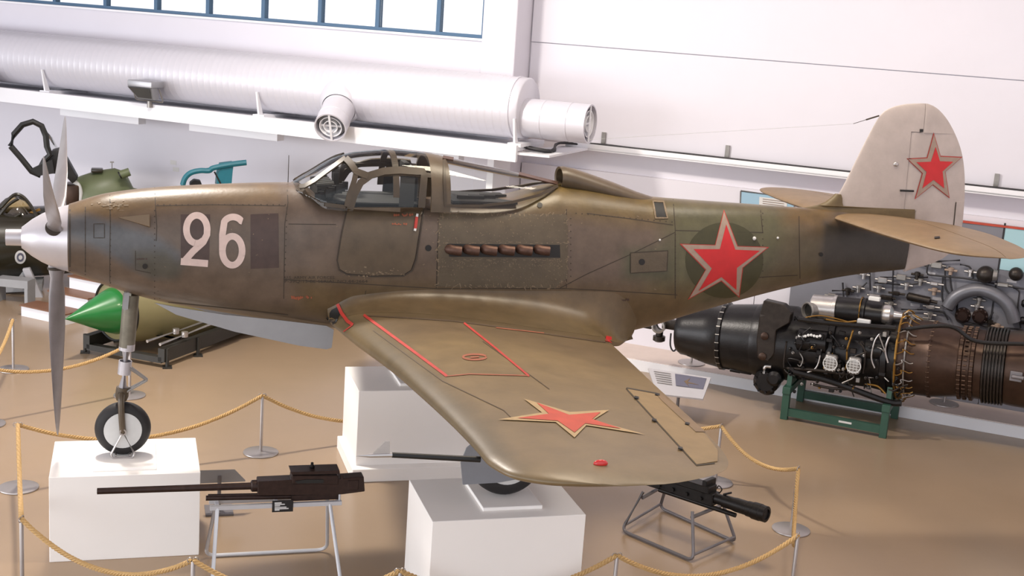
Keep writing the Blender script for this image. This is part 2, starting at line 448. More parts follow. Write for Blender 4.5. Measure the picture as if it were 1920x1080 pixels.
for u, v in ((1130, 262), (1362, 290), (1867, 345)):
    s = wpx(u, v, .05)[0]; c = wbox(s-.03, s+.03, 0, .03, zt-.02, zt+.2); wbox(s-.05, s+.05, 0, .22, zt-.04, zt-.01, c)
    tag(obj('tray_clip', c, 'steel', None, False), {1130: 'small bracket on the cable tray beside the duct outlet', 1362: 'small bracket on the cable tray above the rear fuselage', 1867: 'small bracket on the cable tray right of the tail fin'}[u], 'bracket', 'brackets of the cable tray')

# ---- ventilation duct
DO = LO+.52; DR = .43; DZ = 3.53
s_de = wpx(992, 195, DO)[0]
dt = thing('ventilation_duct', 'large white spiral air duct running along the wall on a beam', 'duct', W(-8, DO, DZ-DR))
prof = []; s = -18.0; k = 0
while s < s_de-.18:
    prof += [(s, DR), (s+.085, DR), (s+.095, DR+.0025), (s+.105, DR)]; s += .115
prof += [(s_de-.17, DR), (s_de-.165, DR+.014), (s_de-.13, DR+.014), (s_de-.125, DR), (s_de-.02, DR), (s_de, DR-.02)]
prof = [(a+18.0, r) for a, r in prof]
obj('duct_shell', lathe(B(), W(-18, DO, DZ), WD, prof, 56), 'duct', dt, True, angle=50)
def outlet(parent, p, d, L, r, name='outlet'):
    d = Vector(d).normalized()
    o = obj(name, lathe(B(), p, d, [(0, r), (L*.3, r), (L*.305, r+.006), (L*.32, r+.006), (L*.325, r), (L*.7, r), (L*.705, r+.006), (L*.72, r+.006), (L*.725, r), (L, r), (L, r-.02), (L-.1, r-.025)], 40, False), 'duct', parent)
    e = p+d*L; g = B()
    for rr in (r*.62, r*.36): lathe(g, e-d*.1, d, [(0, rr-.008), (0, rr), (.08, rr+.02), (.08, rr+.01), (0, rr-.008)], 32, False)
    _, a, b = frame(d); box(g, e-d*.01, (.012, .03, r*1.9), (d, a, b)); box(g, e-d*.06, (.012, r*1.3, .03), (d, a, b))
    obj('diffuser_ring', g, 'trimw', o); obj('throat', lathe(B(), e-d*.12, d, [(0, r-.026), (.004, r-.03)], 24), 'grey_paint', o)
# outlet pointing into the hall
s_o = wpx(650, 185, DO)[0]
d_o = (at_plane(619, 240, WO+WN*(DO+.85), WN) - W(s_o, DO, DZ)).normalized()
Lo = (at_plane(619, 240, WO+WN*(DO+.85), WN) - W(s_o, DO, DZ)).length-.3
outlet(dt, W(s_o, DO, DZ)+d_o*.3, d_o, Lo, .235)
lathe(bm := B(), W(s_o, DO, DZ)+d_o*.2, d_o, [(0, .36), (.25, .3), (.3, .25)], 40, False)
obj('branch_collar', bm, 'duct', dt)
s_o2 = wpx(-8, 120, DO)[0]
outlet(dt, W(s_o2, DO, DZ)+d_o*.3, d_o, .62, .24)
# end outlet along the wall
e0 = W(s_de-.01, DO+.05, DZ-.12)
s_e = wpx(1112, 215, DO)[0]
outlet(dt, e0, WD, s_e-s_de, .27)
# straps / brackets holding the duct
for u, v in ((85, 165), (486, 205), (966, 255)):
    s = wpx(u, v, BO-.1)[0]; g = B()
    prism(g, [W(s-.02, BO-.1, zb1-.03), W(s-.02, BO-.02, zb1+.36), W(s-.02, BO-.05, zb1+.36), W(s-.02, BO-.2, zb1)], WD*.03)
    wbox(s-.1, s+.1, LO+.05, BO-.08, zb1-.03, zb1+.02, g)
    obj('bracket', g, 'trimw', dt, False)
# floodlight
p = W(wpx(273, 165, BO+.13)[0], BO+.13, 0); zf = wpx(273, 168, BO+.13)[1]
fl_ = thing('floodlight', 'silver box floodlight tilted down in front of the duct', 'lamp', (p.x, p.y, zf-.2))
A_ = (WD, (WN*.8-ZUP*.6).normalized(), (WN*.6+ZUP*.8).normalized())
c = V(p.x, p.y, zf+.02)
g = B(); box(g, c+ZUP*.07, (.46, .3, .1), WAX); obj('cover', bev(g, .015), 'lamp_body', fl_)
prism(g := B(), [c+WD*-.23+ZUP*.02+WN*.15, c+WD*.23+ZUP*.02+WN*.15, c+WD*.15-ZUP*.17+WN*.0, c+WD*-.15-ZUP*.17+WN*.0], -WN*.14); obj('housing', g, 'lamp_body', fl_, False)
prism(g := B(), [c+WD*-.20+ZUP*.01+WN*.157, c+WD*.20+ZUP*.01+WN*.157, c+WD*.13-ZUP*.15+WN*.01, c+WD*-.13-ZUP*.15+WN*.01], WN*.01); obj('lens', g, 'lamp_glass', fl_, False)
g = B(); tube(g, fillet_path([c+WD*-.26, c+WD*-.26-ZUP*.2-WN*.1, c+WD*.26-ZUP*.2-WN*.1, c+WD*.26], .04), .012, 6); cyl(g, c-ZUP*.2-WN*.1, c-ZUP*.3-WN*.1, .04); obj('yoke', g, 'steel', fl_)
# wall notice
for k, (u, v) in enumerate(((325, 303), (330, 316))):
    s, z = wpx(u, v, LO); tag(obj('wall_notice', wbox(s-.06, s+.06, LO, LO+.004, z-.05, z+.02), 'print_white', None, False), ['small pale upper notice on the white wall above the nose', 'small pale lower notice on the white wall above the nose'][k], 'notice')

# ================================================================== PEDESTALS
def pedestal(label, x0, x1, y0, y1, h, plate, skirt=False):
    t = thing('display_pedestal', label, 'pedestal', ((x0+x1)/2, (y0+y1)/2, 0), 0, 'white display pedestals')
    obj('block', bev(box(B(), ((x0+x1)/2, (y0+y1)/2, h/2), (x1-x0, y1-y0, h)), .004, 1), 'ped', t, False)
    px0, px1, py0, py1 = plate
    obj('top_plate', bev(box(B(), ((px0+px1)/2, (py0+py1)/2, h+.015), (px1-px0, py1-py0, .03)), .004, 1), 'ped', t, False)
    if skirt: obj('base_slab', bev(box(B(), ((x0+x1)/2, (y0+y1)/2-.05, .07), (x1-x0+.1, y1-y0+.16, .14)), .004, 1), 'ped', t, False)
    return t
HN, HM = .77, .945
pedestal('white pedestal under the nose wheel', .35, 1.595, -.46, .46, HN, (.70, 1.23, -.36, .30))
pedestal('near white pedestal under the main wheel with grey cover', 3.27, 4.54, -2.18, -1.27, HM, (3.72, 4.22, -2.02, -1.42))
pedestal('far white pedestal behind the wing, standing on a wider base', 3.26, 4.53, 1.27, 2.18, HM, (3.72, 4.22, 1.42, 2.02), True)

# ================================================================== THE FIGHTER
P39 = thing('fighter_aircraft', 'olive propeller fighter with red stars and white number 26 on pedestals', 'aircraft', (3.6, 0, .8))
TOP = [(.5, 3.028), (.8, 3.127), (1.2, 3.188), (1.69, 3.229), (2.2, 3.258), (2.36, 3.262), (2.46, 3.245), (2.62, 3.15), (2.8, 3.14), (3.5, 3.145), (4.0, 3.165), (4.3, 3.195), (4.6, 3.28), (4.8, 3.32), (5.0, 3.315), (5.4, 3.27), (5.757, 3.228), (6.2, 3.206), (6.77, 3.183), (7.35, 3.160), (8.0, 3.15), (8.615, 3.14)]
BOT = [(.5, 2.452), (1.0, 2.27), (1.25, 2.2), (1.7, 2.118), (2.36, 2.01), (2.75, 1.96), (3.5, 1.89), (4.5, 1.83), (5.2, 1.84), (5.77, 1.945), (6.32, 2.10), (6.88, 2.25), (7.45, 2.382), (8.04, 2.486), (8.615, 2.546)]
HW = [(.5, .287), (.8, .325), (1.2, .362), (2.0, .41), (3.0, .44), (4.0, .44), (5.0, .415), (6.0, .345), (7.0, .25), (8.0, .13), (8.615, .05)]
NT = [(.5, 2.0), (1.2, 2.15), (2.3, 2.4), (2.7, 4.2), (3.6, 4.2), (4.4, 3.0), (5.0, 2.3), (8.6, 2.1)]
def fus(x, a):
    t, b, h, n = ivals(TOP, x), ivals(BOT, x), ivals(HW, x), ivals(NT, x); c = b+(t-b)*.5
    ca, sa = math.cos(a), math.sin(a); n = n if sa > 0 else 2.2
    y = h*math.copysign(abs(ca)**(2/n), ca); z = (t-c)*math.copysign(abs(sa)**(2/n), sa)
    return V(x, y, c+z)
def fus_y(x, z):
    t, b, h, n = ivals(TOP, x), ivals(BOT, x), ivals(HW, x), ivals(NT, x); c = (t+b)/2
    n = n if z > c else 2.2; k = min(1, abs(z-c)/((t-b)/2)); return h*(1-k**n)**(1/n)
xs = np.linspace(.5, 8.615, 300)
fbm = loft(B(), [[fus(x, 2*PI*j/112) for j in range(112)] for x in xs])
# cabin
CTOP = [(2.37, 3.262), (2.5, 3.345), (2.785, 3.517), (3.021, 3.568), (3.261, 3.586), (3.554, 3.567), (3.704, 3.544), (4.2, 3.455), (4.84, 3.335)]
CHW = [(2.37, .20), (2.5, .35), (2.65, .405), (3.0, .41), (3.6, .41), (4.0, .40), (4.4, .33), (4.7, .2), (4.84, .08)]
def cab(x, a):
    b = ivals(TOP, x)-.05; t = ivals(CTOP, x); h = ivals(CHW, x); n = 2.35
    return V(x, -h*math.copysign(abs(math.cos(a))**(2/n), math.cos(a)), b+(t-b)*abs(math.sin(a))**(2/n))
def cabin(x0, x1, a0=0, a1=PI, nx=40, na=48):
    return loft(B(), [[cab(x, a0+(a1-a0)*j/na) for j in range(na+1)] for x in np.linspace(x0, x1, nx)], False, False)
cbm = cabin(2.372, 4.838, 0, PI, 120, 60)
BV_F = bvh_of(fbm); BV_C = bvh_of(cbm); BV_A = bvh_of(fbm, cbm)
def in_poly(poly, u, v):
    ins = False; n = len(poly); dm = 1e9
    for i in range(n):
        (x0, y0), (x1, y1) = poly[i], poly[(i+1) % n]
        if (y0 > v) != (y1 > v) and u < (x1-x0)*(v-y0)/(y1-y0)+x0: ins = not ins
        dx, dy = x1-x0, y1-y0; t = max(0, min(1, ((u-x0)*dx+(v-y0)*dy)/(dx*dx+dy*dy+1e-9)))
        dm = min(dm, math.hypot(u-x0-t*dx, v-y0-t*dy))
    return dm if ins else -dm
def paint_mesh(o, base, regs):
    me = o.data; at = me.color_attributes.new('paint', 'FLOAT_COLOR', 'POINT'); wl = root_of(o).location
    bb = [(min(p[0] for p in R[0])-R[2], max(p[0] for p in R[0])+R[2], min(p[1] for p in R[0])-R[2], max(p[1] for p in R[0])+R[2]) for R in regs]
    for i, v in enumerate(me.vertices):
        p = v.co+wl; u, w = to_px((p.x, -abs(p.y), p.z)); c = Vector(base)
        for R, q in zip(regs, bb):
            if q[0] < u < q[1] and q[2] < w < q[3]:
                k = max(0, min(1, .5+in_poly(R[0], u, w)/(2*R[2])))
                if k > 0: c = c.lerp(Vector(R[1]), k*(R[3] if len(R) > 3 else 1))
        at.data[i].color = c
fus_o = obj('fuselage', fbm, 'paint', P39)
def pt(*c): return srgb(*[v*.84 for v in c])
OL = pt(109, 92, 78)
paint_mesh(fus_o, OL, [
    ([(120, 340), (520, 330), (520, 372), (330, 385), (200, 412), (120, 412)], pt(112, 88, 56), 16),
    ([(120, 405), (165, 402), (215, 418), (290, 440), (345, 478), (330, 512), (290, 520), (240, 500), (190, 470), (150, 450), (120, 440)], pt(96, 96, 98), 9),
    ([(250, 470), (310, 470), (345, 500), (330, 525), (280, 520), (250, 500)], pt(88, 84, 74), 9),
    ([(980, 290), (1110, 300), (1260, 372), (1270, 420), (1180, 418), (1060, 400), (980, 400)], pt(108, 88, 48), 22),
    ([(1255, 375), (1440, 385), (1500, 400), (1480, 500), (1380, 560), (1240, 590), (1200, 560), (1240, 480)], pt(98, 94, 66), 26),
    ([(1170, 470), (1250, 465), (1250, 520), (1170, 525)], pt(84, 84, 60), 14),
    ([(1470, 380), (1560, 380), (1560, 420), (1540, 440), (1470, 420)], pt(112, 88, 54), 18),
    ([(1470, 440), (1550, 440), (1545, 530), (1440, 540)], pt(96, 84, 60), 20),
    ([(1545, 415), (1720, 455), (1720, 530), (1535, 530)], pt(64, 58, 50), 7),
    ([(560, 520), (1300, 540), (1300, 660), (560, 640)], pt(108, 88, 60), 24),
    ([(240, 545), (640, 590), (640, 640), (240, 600)], pt(92, 76, 58), 12),
])
# cockpit interior and glazing
def cab_part(name, mat, *a, **k): return obj(name, cabin(*a, **k), mat, P39)
wsg = cab_part('windscreen', 'glass', 2.372, 2.84, 0, PI, 24, 48)
rfg = cab_part('roof_glass', 'glass', 2.84, 3.53, .42*PI*.55, PI-.42*PI*.55, 24, 30)
rrg = cab_part('rear_canopy_glass', 'glass', 3.70, 4.838, 0, PI, 50, 48)
def cab_solid(x0, x1, a0, a1, th, nx=10, na=40):
    bm = cabin(x0, x1, a0, a1, nx, na)
    bmesh.ops.recalc_face_normals(bm, faces=list(bm.faces)); bmesh.ops.solidify(bm, geom=list(bm.faces), thickness=th); return bm
obj('rear_pillar', cab_solid(3.53, 3.705, 0, PI, .03), 'olive', P39)
for k in (0, 1):
    a0, a1 = (.0, .42*PI*.55) if k == 0 else (PI-.42*PI*.55, PI)
    obj('roof_rail', cab_solid(2.86, 3.53, a1-.11 if k == 0 else a0, a1 if k == 0 else a0+.11, .02, 16, 6), 'frame', P39)
obj('canopy_crossbar', cab_solid(3.19, 3.245, .2, PI-.2, .016, 3), 'frame', P39)
for m_ in (False, True):
    obj('windscreen_frame', strip([(545, 352), (572, 350), (590, 340), (648, 297)], 7, BV_C, .0, .014, mirror=m_), 'frame', P39)
    obj('windscreen_frame', strip([(641, 292), (656, 306), (668, 323), (690, 331)], 12, BV_C, .0, .016, mirror=m_), 'frame', P39)
    obj('windscreen_frame', strip([(668, 323), (664, 340), (655, 365), (647, 398)], 10, BV_A, .0, .016, mirror=m_), 'frame', P39)
    obj('windscreen_sill', strip([(563, 349), (578, 368), (600, 382), (648, 388)], 7, BV_A, .0, .012, mirror=m_), 'frame', P39)
    # car type door: outer frame, skin below the window, glass
    dr = obj('cockpit_door', patch([(652, 391), (640, 440), (633, 487), (637, 504), (650, 512), (700, 516), (755, 515), (770, 505), (777, 485), (790, 400), (793, 389), (668, 389)], BV_A, .0, .012, 9, m_), 'olive', P39)
    obj('window_frame', strip([(656, 392), (664, 365), (676, 343), (695, 329), (720, 322), (750, 320), (792, 323), (795, 330), (790, 389)], 13, BV_A, .0, .014, mirror=m_), 'frame', dr)
    obj('door_glass', patch([(662, 390), (670, 362), (690, 335), (720, 325), (790, 326), (786, 389)], BV_C, -.004, 0, 10, m_), 'glass', dr)
    obj('rear_guard', strip([(765, 330), (762, 388)], 28, BV_C, -.01, .004, mirror=m_), 'dark_int', dr)
    obj('door_seam', strip([(650, 396), (640, 440), (632, 488), (636, 506), (650, 514), (700, 518), (756, 517), (772, 507), (780, 485), (792, 410), (799, 330)], 2.4, BV_A, .003, .01, mirror=m_), 'seam', dr)
    if not m_:
        obj('door_handle', strip([(780.5, 409), (777.5, 429)], 5, BV_A, .012, .02), 'red_line', dr)
        obj('stencil', drape(worn_marks(735, 408, 40, 6, 1), BV_A, .016), 'red_faint', dr)
        obj('stencil', drape(worn_marks(730, 423, 30, 4, 2), BV_A, .016), 'red_faint', dr)
        obj('handle_end', strip([(781.5, 404), (780.5, 409)], 4, BV_A, .014, .02), 'hub', dr); obj('handle_end', strip([(777.5, 429), (776.5, 433)], 4, BV_A, .014, .02), 'hub', dr)
        cb = B(); r_ = random.Random(4)
        for k in range(40):
            u, v = r_.gauss(700, 26), r_.gauss(510, 5); du, dv = r_.uniform(-5, 5), r_.uniform(-2, 2); strip_px(cb, [(u, v), (u+du, v+dv)], r_.uniform(1, 2.6))
        o = obj('paint_chips', drape(cb, BV_A, .0145), 'chip', dr); o['kind'] = 'stuff'
    obj('canopy_sill', strip([(833, 300), (833, 340), (835, 386), (900, 386), (960, 379), (1010, 366), (1045, 349)], 5, BV_A, .0, .01, mirror=m_), 'frame', P39)
obj('canopy_spine', strip([(830, 296), (900, 308), (1000, 334), (1045, 345)], 5, BV_C, .0, .012), 'exhaust', P39)
g = B(); box(g, (2.62, 0, 3.2), (.14, .5, .12)); box(g, (2.74, 0, 3.3), (.05, .1, .14)); cyl(g, (2.74, 0, 3.32), (2.74, 0, 3.42), .035)
for k in range(5): cyl(g, (2.55, -.2+.1*k, 3.26), (2.70, -.2+.1*k, 3.28), .035)
for k in range(9): box(g, (2.55+.03*k, -.3+.03*(k % 3), 3.19+.012*k), (.05, .04, .07))
obj('instrument_coaming', g, 'dark_int', P39, False)
g = B(); box(g, (3.42, 0, 3.3), (.05, .42, .3)); box(g, (3.36, 0, 3.42), (.06, .2, .14)); obj('seat_back', bev(g, .015), 'dark_int', P39)
obj('cockpit_floor', patch([(600, 384), (655, 388), (790, 388), (790, 372), (655, 366), (610, 362)], BV_F, .004, 0, 10), 'dark_int', P39)
g = B(); box(g, (3.05, 0, 3.152), (.85, .7, .012)); obj('cockpit_deck', g, 'dark_int', P39)
g = B()
for k in range(3): box(g, (3.95+.12*k, -.15+.06*k, 3.2), (.25, .03, .03)); 
box(g, (4.05, 0, 3.175), (.6, .6, .02)); obj('equipment_shelf', g, 'dark_int', P39, False)
# carburettor scoop
SC = [(4.82, 3.385, .10, .125), (4.86, 3.385, .105, .135), (4.95, 3.37, .105, .145), (5.1, 3.335, .10, .15), (5.35, 3.27, .09, .15), (5.6, 3.21, .065, .13), (5.8, 3.16, .06, .1)]
sc = loft(B(), [[V(x, w*math.cos(2*PI*j/40), z+h*math.sin(2*PI*j/40)) for j in range(40)] for x, z, h, w in SC], False)
loft(sc, [[V(x, w*math.cos(2*PI*j/40), z+h*math.sin(2*PI*j/40)) for j in range(40)] for x, z, h, w in ((4.82, 3.385, .1, .125), (4.83, 3.385, .08, .105), (5.0, 3.37, .075, .1))], False)
sco = obj('air_scoop', sc, 'olive', P39)
obj('scoop_mouth', lathe(B(), (4.98, 0, 3.37), (1, 0, 0), [(0, .085), (.01, .08)], 24), 'black', sco)
# seams, hatches, rivets
def seam(pts, w=1.4, th=0): obj('panel_seam', strip(pts, w, BV_F, .0018), 'seam', fus_o)
for pts in ([(290, 352), (292, 395), (294, 425), (293, 452)], [(206, 366), (207, 420), (206, 470), (206, 536)], [(538, 345), (540, 380), (534, 420), (532, 560)],
            [(292, 386), (400, 384), (535, 386)], [(254, 470), (254, 506), (283, 512)], [(533, 524), (640, 530), (820, 541), (1060, 541), (1140, 545), (1270, 553)],
            [(541, 420), (630, 421)], [(824, 405), (820, 470), (818, 540)], [(1062, 392), (1062, 540)], [(1262, 374), (1266, 430), (1266, 560)], [(1266, 432), (1430, 436)],
            [(1050, 540), (1100, 514), (1180, 478), (1265, 436)], [(1100, 400), (1180, 410), (1262, 422)], [(1425, 385), (1430, 436)], [(1498, 405), (1500, 530)], [(1420, 520), (1495, 516)],
            [(250, 560), (400, 575), (540, 590)], [(683, 560), (686, 545)], [(900, 545), (902, 585)], [(300, 560), (296, 545)], [(160, 388), (160, 525)], [(800, 392), (824, 396)]): seam(pts)
seam([(131, 383), (131, 445), (131, 508)], 3)
rv = B()
def rivets(pts, st=11):
    for p in dens(pts, st): strip_px(rv, [(p.x-1, p.y), (p.x+1, p.y)], 2)
for pts in ([(296, 384), (535, 384)], [(207, 380), (207, 530)], [(290, 395), (290, 560)], [(160, 395), (160, 520)], [(538, 390), (534, 520)], [(1266, 440), (1266, 550)], [(1080, 400), (1260, 416)], [(1070, 410), (1070, 530)], [(1430, 400), (1430, 520)]): rivets(pts)
o = obj('rivets', drape(rv, BV_F, .0025), 'seam', fus_o); o['kind'] = 'stuff'
def hatch(poly, mat='olive', th=.004, nm='access_panel'): return obj(nm, patch(poly, BV_F, .0, th, 9), mat, fus_o)
hatch([(1182, 474), (1252, 470), (1250, 508), (1182, 512)], 'olive_worn')
obj('panel_seam', strip([(1182, 474), (1252, 470), (1250, 508), (1182, 512)], 1.6, BV_F, .005, closed=True), 'seam', fus_o)
obj('panel_seam', strip([(176, 420), (196, 420), (196, 446), (176, 446)], 1.4, BV_F, .005, closed=True), 'seam', fus_o)
for (u, v, r) in ((272, 499, 5), (803, 465, 6), (1203, 491, 6), (1539, 477, 4), (1012, 385, 5)):
    obj('port', patch(arc(u, v, r, r, 0, 345, 12), BV_F, .006, 0, 30), 'black', fus_o)
for (u, v, r) in ((1414, 447, 5), (1458, 446, 3.2), (1237, 450, 3)):
    h = cast(BV_F, u, v); obj('lamp', ball(B(), h[0]+h[1]*.003, r/270), 'print_white', fus_o)
obj('lifting_hole', patch([(1226, 380), (1243, 381), (1249, 407), (1231, 407)], BV_F, .004, 0, 8), 'black', fus_o)
obj('lifting_hole_rim', strip([(1224, 378), (1244, 379), (1251, 409), (1229, 409)], 3, BV_F, .002, .006, True), 'chip', fus_o)
# nose vent blister
h0, h1, h2 = cast(BV_F, 222, 408), cast(BV_F, 281, 405), cast(BV_F, 281, 427)
g = B(); n = h1[1]; a, b, c = h0[0], h1[0], h2[0]; prism(g, [a+n*.004, b+n*.045, c+n*.03], -n*.05); obj('gun_blister', g, M('blister_tan', (104, 84, 58), .45), fus_o, False)
# engine panel with exhaust slot
ep = obj('engine_panel', patch([(826, 401), (1060, 402), (1064, 410), (1064, 520), (1040, 540), (820, 537), (822, 410)], BV_F, .0, .007, 9), 'olive_worn', P39)
cb = B(); r_ = random.Random(3)
bord = dens([(826, 402), (1060, 403), (1064, 412), (1063, 524), (1040, 539), (820, 536), (823, 412)], 3, True)
for p in bord:
    if r_.random() < .6: strip_px(cb, [(p.x+r_.gauss(0, 1.5), p.y+r_.gauss(0, 1.5)), (p.x+r_.gauss(0, 3), p.y+r_.gauss(0, 3))], r_.uniform(.8, 2))
for k in range(300):
    u = r_.uniform(826, 1058); v = r_.choice([r_.uniform(486, 535), r_.uniform(404, 455), r_.uniform(484, 500)])
    a = r_.uniform(0, PI); q = r_.uniform(1, 3.5); strip_px(cb, [(u, v), (u+q*math.cos(a), v+q*math.sin(a))], r_.uniform(.6, 1.3))
for k in range(60):
    u = r_.uniform(824, 1062); v = r_.choice([455, 487])+r_.gauss(0, 1); strip_px(cb, [(u, v), (u+r_.uniform(2, 7), v)], r_.uniform(.8, 1.5))
o = obj('paint_chips', drape(cb, BV_F, .0085), 'chip', ep); o['kind'] = 'stuff'
obj('exhaust_slot', patch([(838, 457), (1049, 459), (1050, 483), (842, 481)], BV_F, .0095, 0, 9), 'black', ep)
for k in range(6):
    u = 851+33*k; h = cast(BV_F, u, 468); p = h[0]+V(0, .0, 0); g = B()
    pts = [p+V(-.06, .10, .005), p+V(-.045, .0, .005), p+V(-.005, -.028, 0), p+V(.06, -.04, -.005)]
    tube(g, smooth_path(pts, 4), .044, 14); obj('exhaust_stub', g, 'exhaust', ep)
# scuffed nose paint
cb = B(); r_ = random.Random(9)
for k in range(26):
    u, v = r_.gauss(205, 16), r_.gauss(384, 5); strip_px(cb, [(u, v), (u+r_.uniform(3, 10), v+r_.uniform(-3, 2))], r_.uniform(.8, 2.4))
for k in range(40):
    u, v = r_.uniform(290, 1250), r_.uniform(400, 580); strip_px(cb, [(u, v), (u+r_.uniform(1, 4), v+r_.uniform(-2, 2))], r_.uniform(.8, 1.6))
o = obj('paint_chips', drape(cb, BV_F, .003), 'chip', fus_o); o['kind'] = 'stuff'
# numerals and overpaint
obj('overpaint_patch', patch([(339, 402), (394, 402), (392, 490), (339, 490)], BV_F, .002, 0, 9), 'maroon', fus_o)
obj('overpaint_patch', patch([(470, 402), (522, 400), (523, 502), (470, 504)], BV_F, .002, 0, 9), 'maroon', fus_o)
two = B(); strip_px(two, [(p[0], p[1]) for p in arc(369, 430, 19.5, 26, 60, 360, 30)]+[(388, 440), (381, 454), (362, 471), (347, 488)], 12.5, False, 5)
strip_px(two, arc(369, 430, 19.5, 26, 150, 50, 16), 12.5, False, 5); strip_px(two, [(339, 490), (390, 494)], 13)
obj('numeral_two', drape(two, BV_F, .0045), 'white_num', fus_o)
six = B(); strip_px(six, [(454, 415)]+arc(437, 425, 19, 18, -35, -150, 12)+[(417, 440), (417, 470)]+arc(435.5, 470, 18.5, 27, 180, 15, 16), 12.5, False, 5)
strip_px(six, arc(435.5, 470, 18.5, 27, -178, 20, 20), 12.5, False, 5)
obj('numeral_six', drape(six, BV_F, .0045), 'white_num', fus_o)
for s_, u, v, w in (('U.S. ARMY AIR FORCES', 533, 523, 94), ('P-39Q-15-BE SERIAL NO.44-2664', 533, 530, 156)):
    obj('stencil', drape(text_px(s_, u, v, 5.5, .0, width=w), BV_F, .003), 'seam', fus_o)
obj('stencil', drape(worn_marks(256, 488, 26, 4, 3), BV_F, .004), 'maroon', fus_o)
obj('stencil', drape(worn_marks(1120, 566, 58, 5, 4, -.02), BV_F, .004), 'maroon', fus_o)
obj('stencil', drape(worn_marks(546, 563, 38, 8, 5, -.06), BV_F, .004), 'red_faint', fus_o)
# star: dark disc, red outline, pale border, red centre
def shrink(poly, k, c): return [(c[0]+(p[0]-c[0])*k, c[1]+(p[1]-c[1])*k) for p in poly]
STAR = [(1357, 393), (1383, 461), (1442, 463), (1393, 502), (1386, 558), (1352, 527), (1289, 562), (1322, 506), (1274, 457), (1340, 459)]
obj('insignia_disc', patch(arc(1358, 488, 73, 71, 0, 354, 40), BV_F, .002, 0, 12), 'disc', fus_o)
obj('insignia_outline', patch(STAR, BV_F, .004, 0, 12), 'red_line', fus_o)
obj('insignia_border', patch(shrink(STAR, .955, (1357, 487)), BV_F, .006, 0, 12), 'border', fus_o)
IN = [(1361, 421), (1378, 468), (1424, 470), (1381, 502), (1380, 543), (1352, 519), (1309, 545), (1334, 503), (1300, 467), (1349, 467)]
obj('insignia_star', patch(IN, BV_F, .008, 0, 12), 'red', fus_o)

# ---- spinner, cannon, propeller
HUBZ = 2.737
sp = obj('spinner', lathe(B(), (.125, 0, HUBZ), (1, 0, 0), [(0, .09), (.02, .105), (.08, .155), (.16, .205), (.24, .243), (.31, .268), (.37, .283), (.377, .287)], 64), 'spinner', P39)
g = lathe(B(), (0, 0, HUBZ), (1, 0, 0), [(0, .055), (.0, .068), (.12, .07), (.16, .07)], 32, False); obj('cannon_muzzle', g, 'spinner', P39)
obj('muzzle_bore', lathe(B(), (.02, 0, HUBZ), (1, 0, 0), [(0, .056), (.01, .05)], 20), 'black', P39)
def blade(ang):
    d = V(0, math.sin(ang), math.cos(ang)); t = V(1, 0, 0); w = d.cross(t)
    ch = [(r, c*(.54 if r > .3 else .85), th, -tw) for r, c, th, tw in [(.16, .075, .07, 75), (.26, .085, .075, 70), (.34, .105, .06, 62), (.5, .15, .045, 50), (.8, .185, .034, 38), (1.15, .175, .024, 28), (1.45, .14, .016, 22), (1.63, .095, .011, 19), (1.72, .05, .008, 18), (1.75, .012, .004, 18)]]
    rings = []
    for r, c, th, tw in ch:
        a = math.radians(tw); cv = w*math.cos(a)+t*math.sin(a); nv = d.cross(cv)
        rings.append([V(.40, 0, HUBZ)+d*r+cv*(c*math.cos(2*PI*j/20))+nv*(th*.5*math.sin(2*PI*j/20)) for j in range(20)])
    bm = loft(B(), rings); bmesh.ops.subdivide_edges(bm, edges=list(bm.edges), cuts=1, smooth=.4) if 0 else None
    return bm
for ang in (60, -60, 180):
    o = obj('propeller_blade', blade(math.radians(ang)), 'blade', P39)
    d = V(0, math.sin(math.radians(ang)), math.cos(math.radians(ang)))
    obj('blade_cuff', lathe(B(), V(.392, 0, HUBZ)+d*.25, d, [(0, .07), (.02, .068)], 24), 'seam', o)

# ---- wings
def foil(LE, TE, th, up, f0=0.0, f1=1.0, n=22):
    LE, TE = Vector(LE), Vector(TE); cv = TE-LE; c = cv.length; up = Vector(up)
    def y(f): return th/.2*c*(.2969*math.sqrt(max(f, 0))-.126*f-.3516*f*f+.2843*f**3-.1036*f**4)
    fs = [f0+(f1-f0)*((1-math.cos(PI*i/n))/2 if f0 == 0 else i/n) for i in range(n+1)]
    return [LE+cv*f+up*(y(f)*1.12+.0005) for f in fs]+[LE+cv*f-up*(y(f)*.88+.0005) for f in reversed(fs)]
WLE = [(0, 2.68), (.5, 2.71), (1, 2.745), (2.5, 2.89), (4.4, 2.965), (4.64, 2.96), (4.8, 2.985), (4.91, 3.02), (5.03, 3.14), (5.09, 3.27), (5.125, 3.46)]
WTE = [(0, 5.22), (1, 5.07), (2.5, 4.845), (4.3, 4.575), (4.6, 4.50), (4.8, 4.40), (4.91, 4.28), (5.03, 4.05), (5.09, 3.88), (5.125, 3.62)]
def wz(t): return 2.055+.060*t
def wing(side):
    ts = list(np.linspace(0, 4.4, 45))+list(np.linspace(4.45, 5.0, 16))+[5.03, 5.06, 5.09, 5.11, 5.125]
    rings = []
    for t in ts:
        th = ivals([(0, .145), (2.5, .125), (4.4, .10), (5, .085), (5.125, .05)], t); z = wz(t)
        le, te = ivals(WLE, t), ivals(WTE, t)
        rings.append(foil((le, side*t, z+.015), (te, side*t, z-.05*(te-le)/2.5), th, (0, 0, 1), n=34))
    return loft(B(), rings)
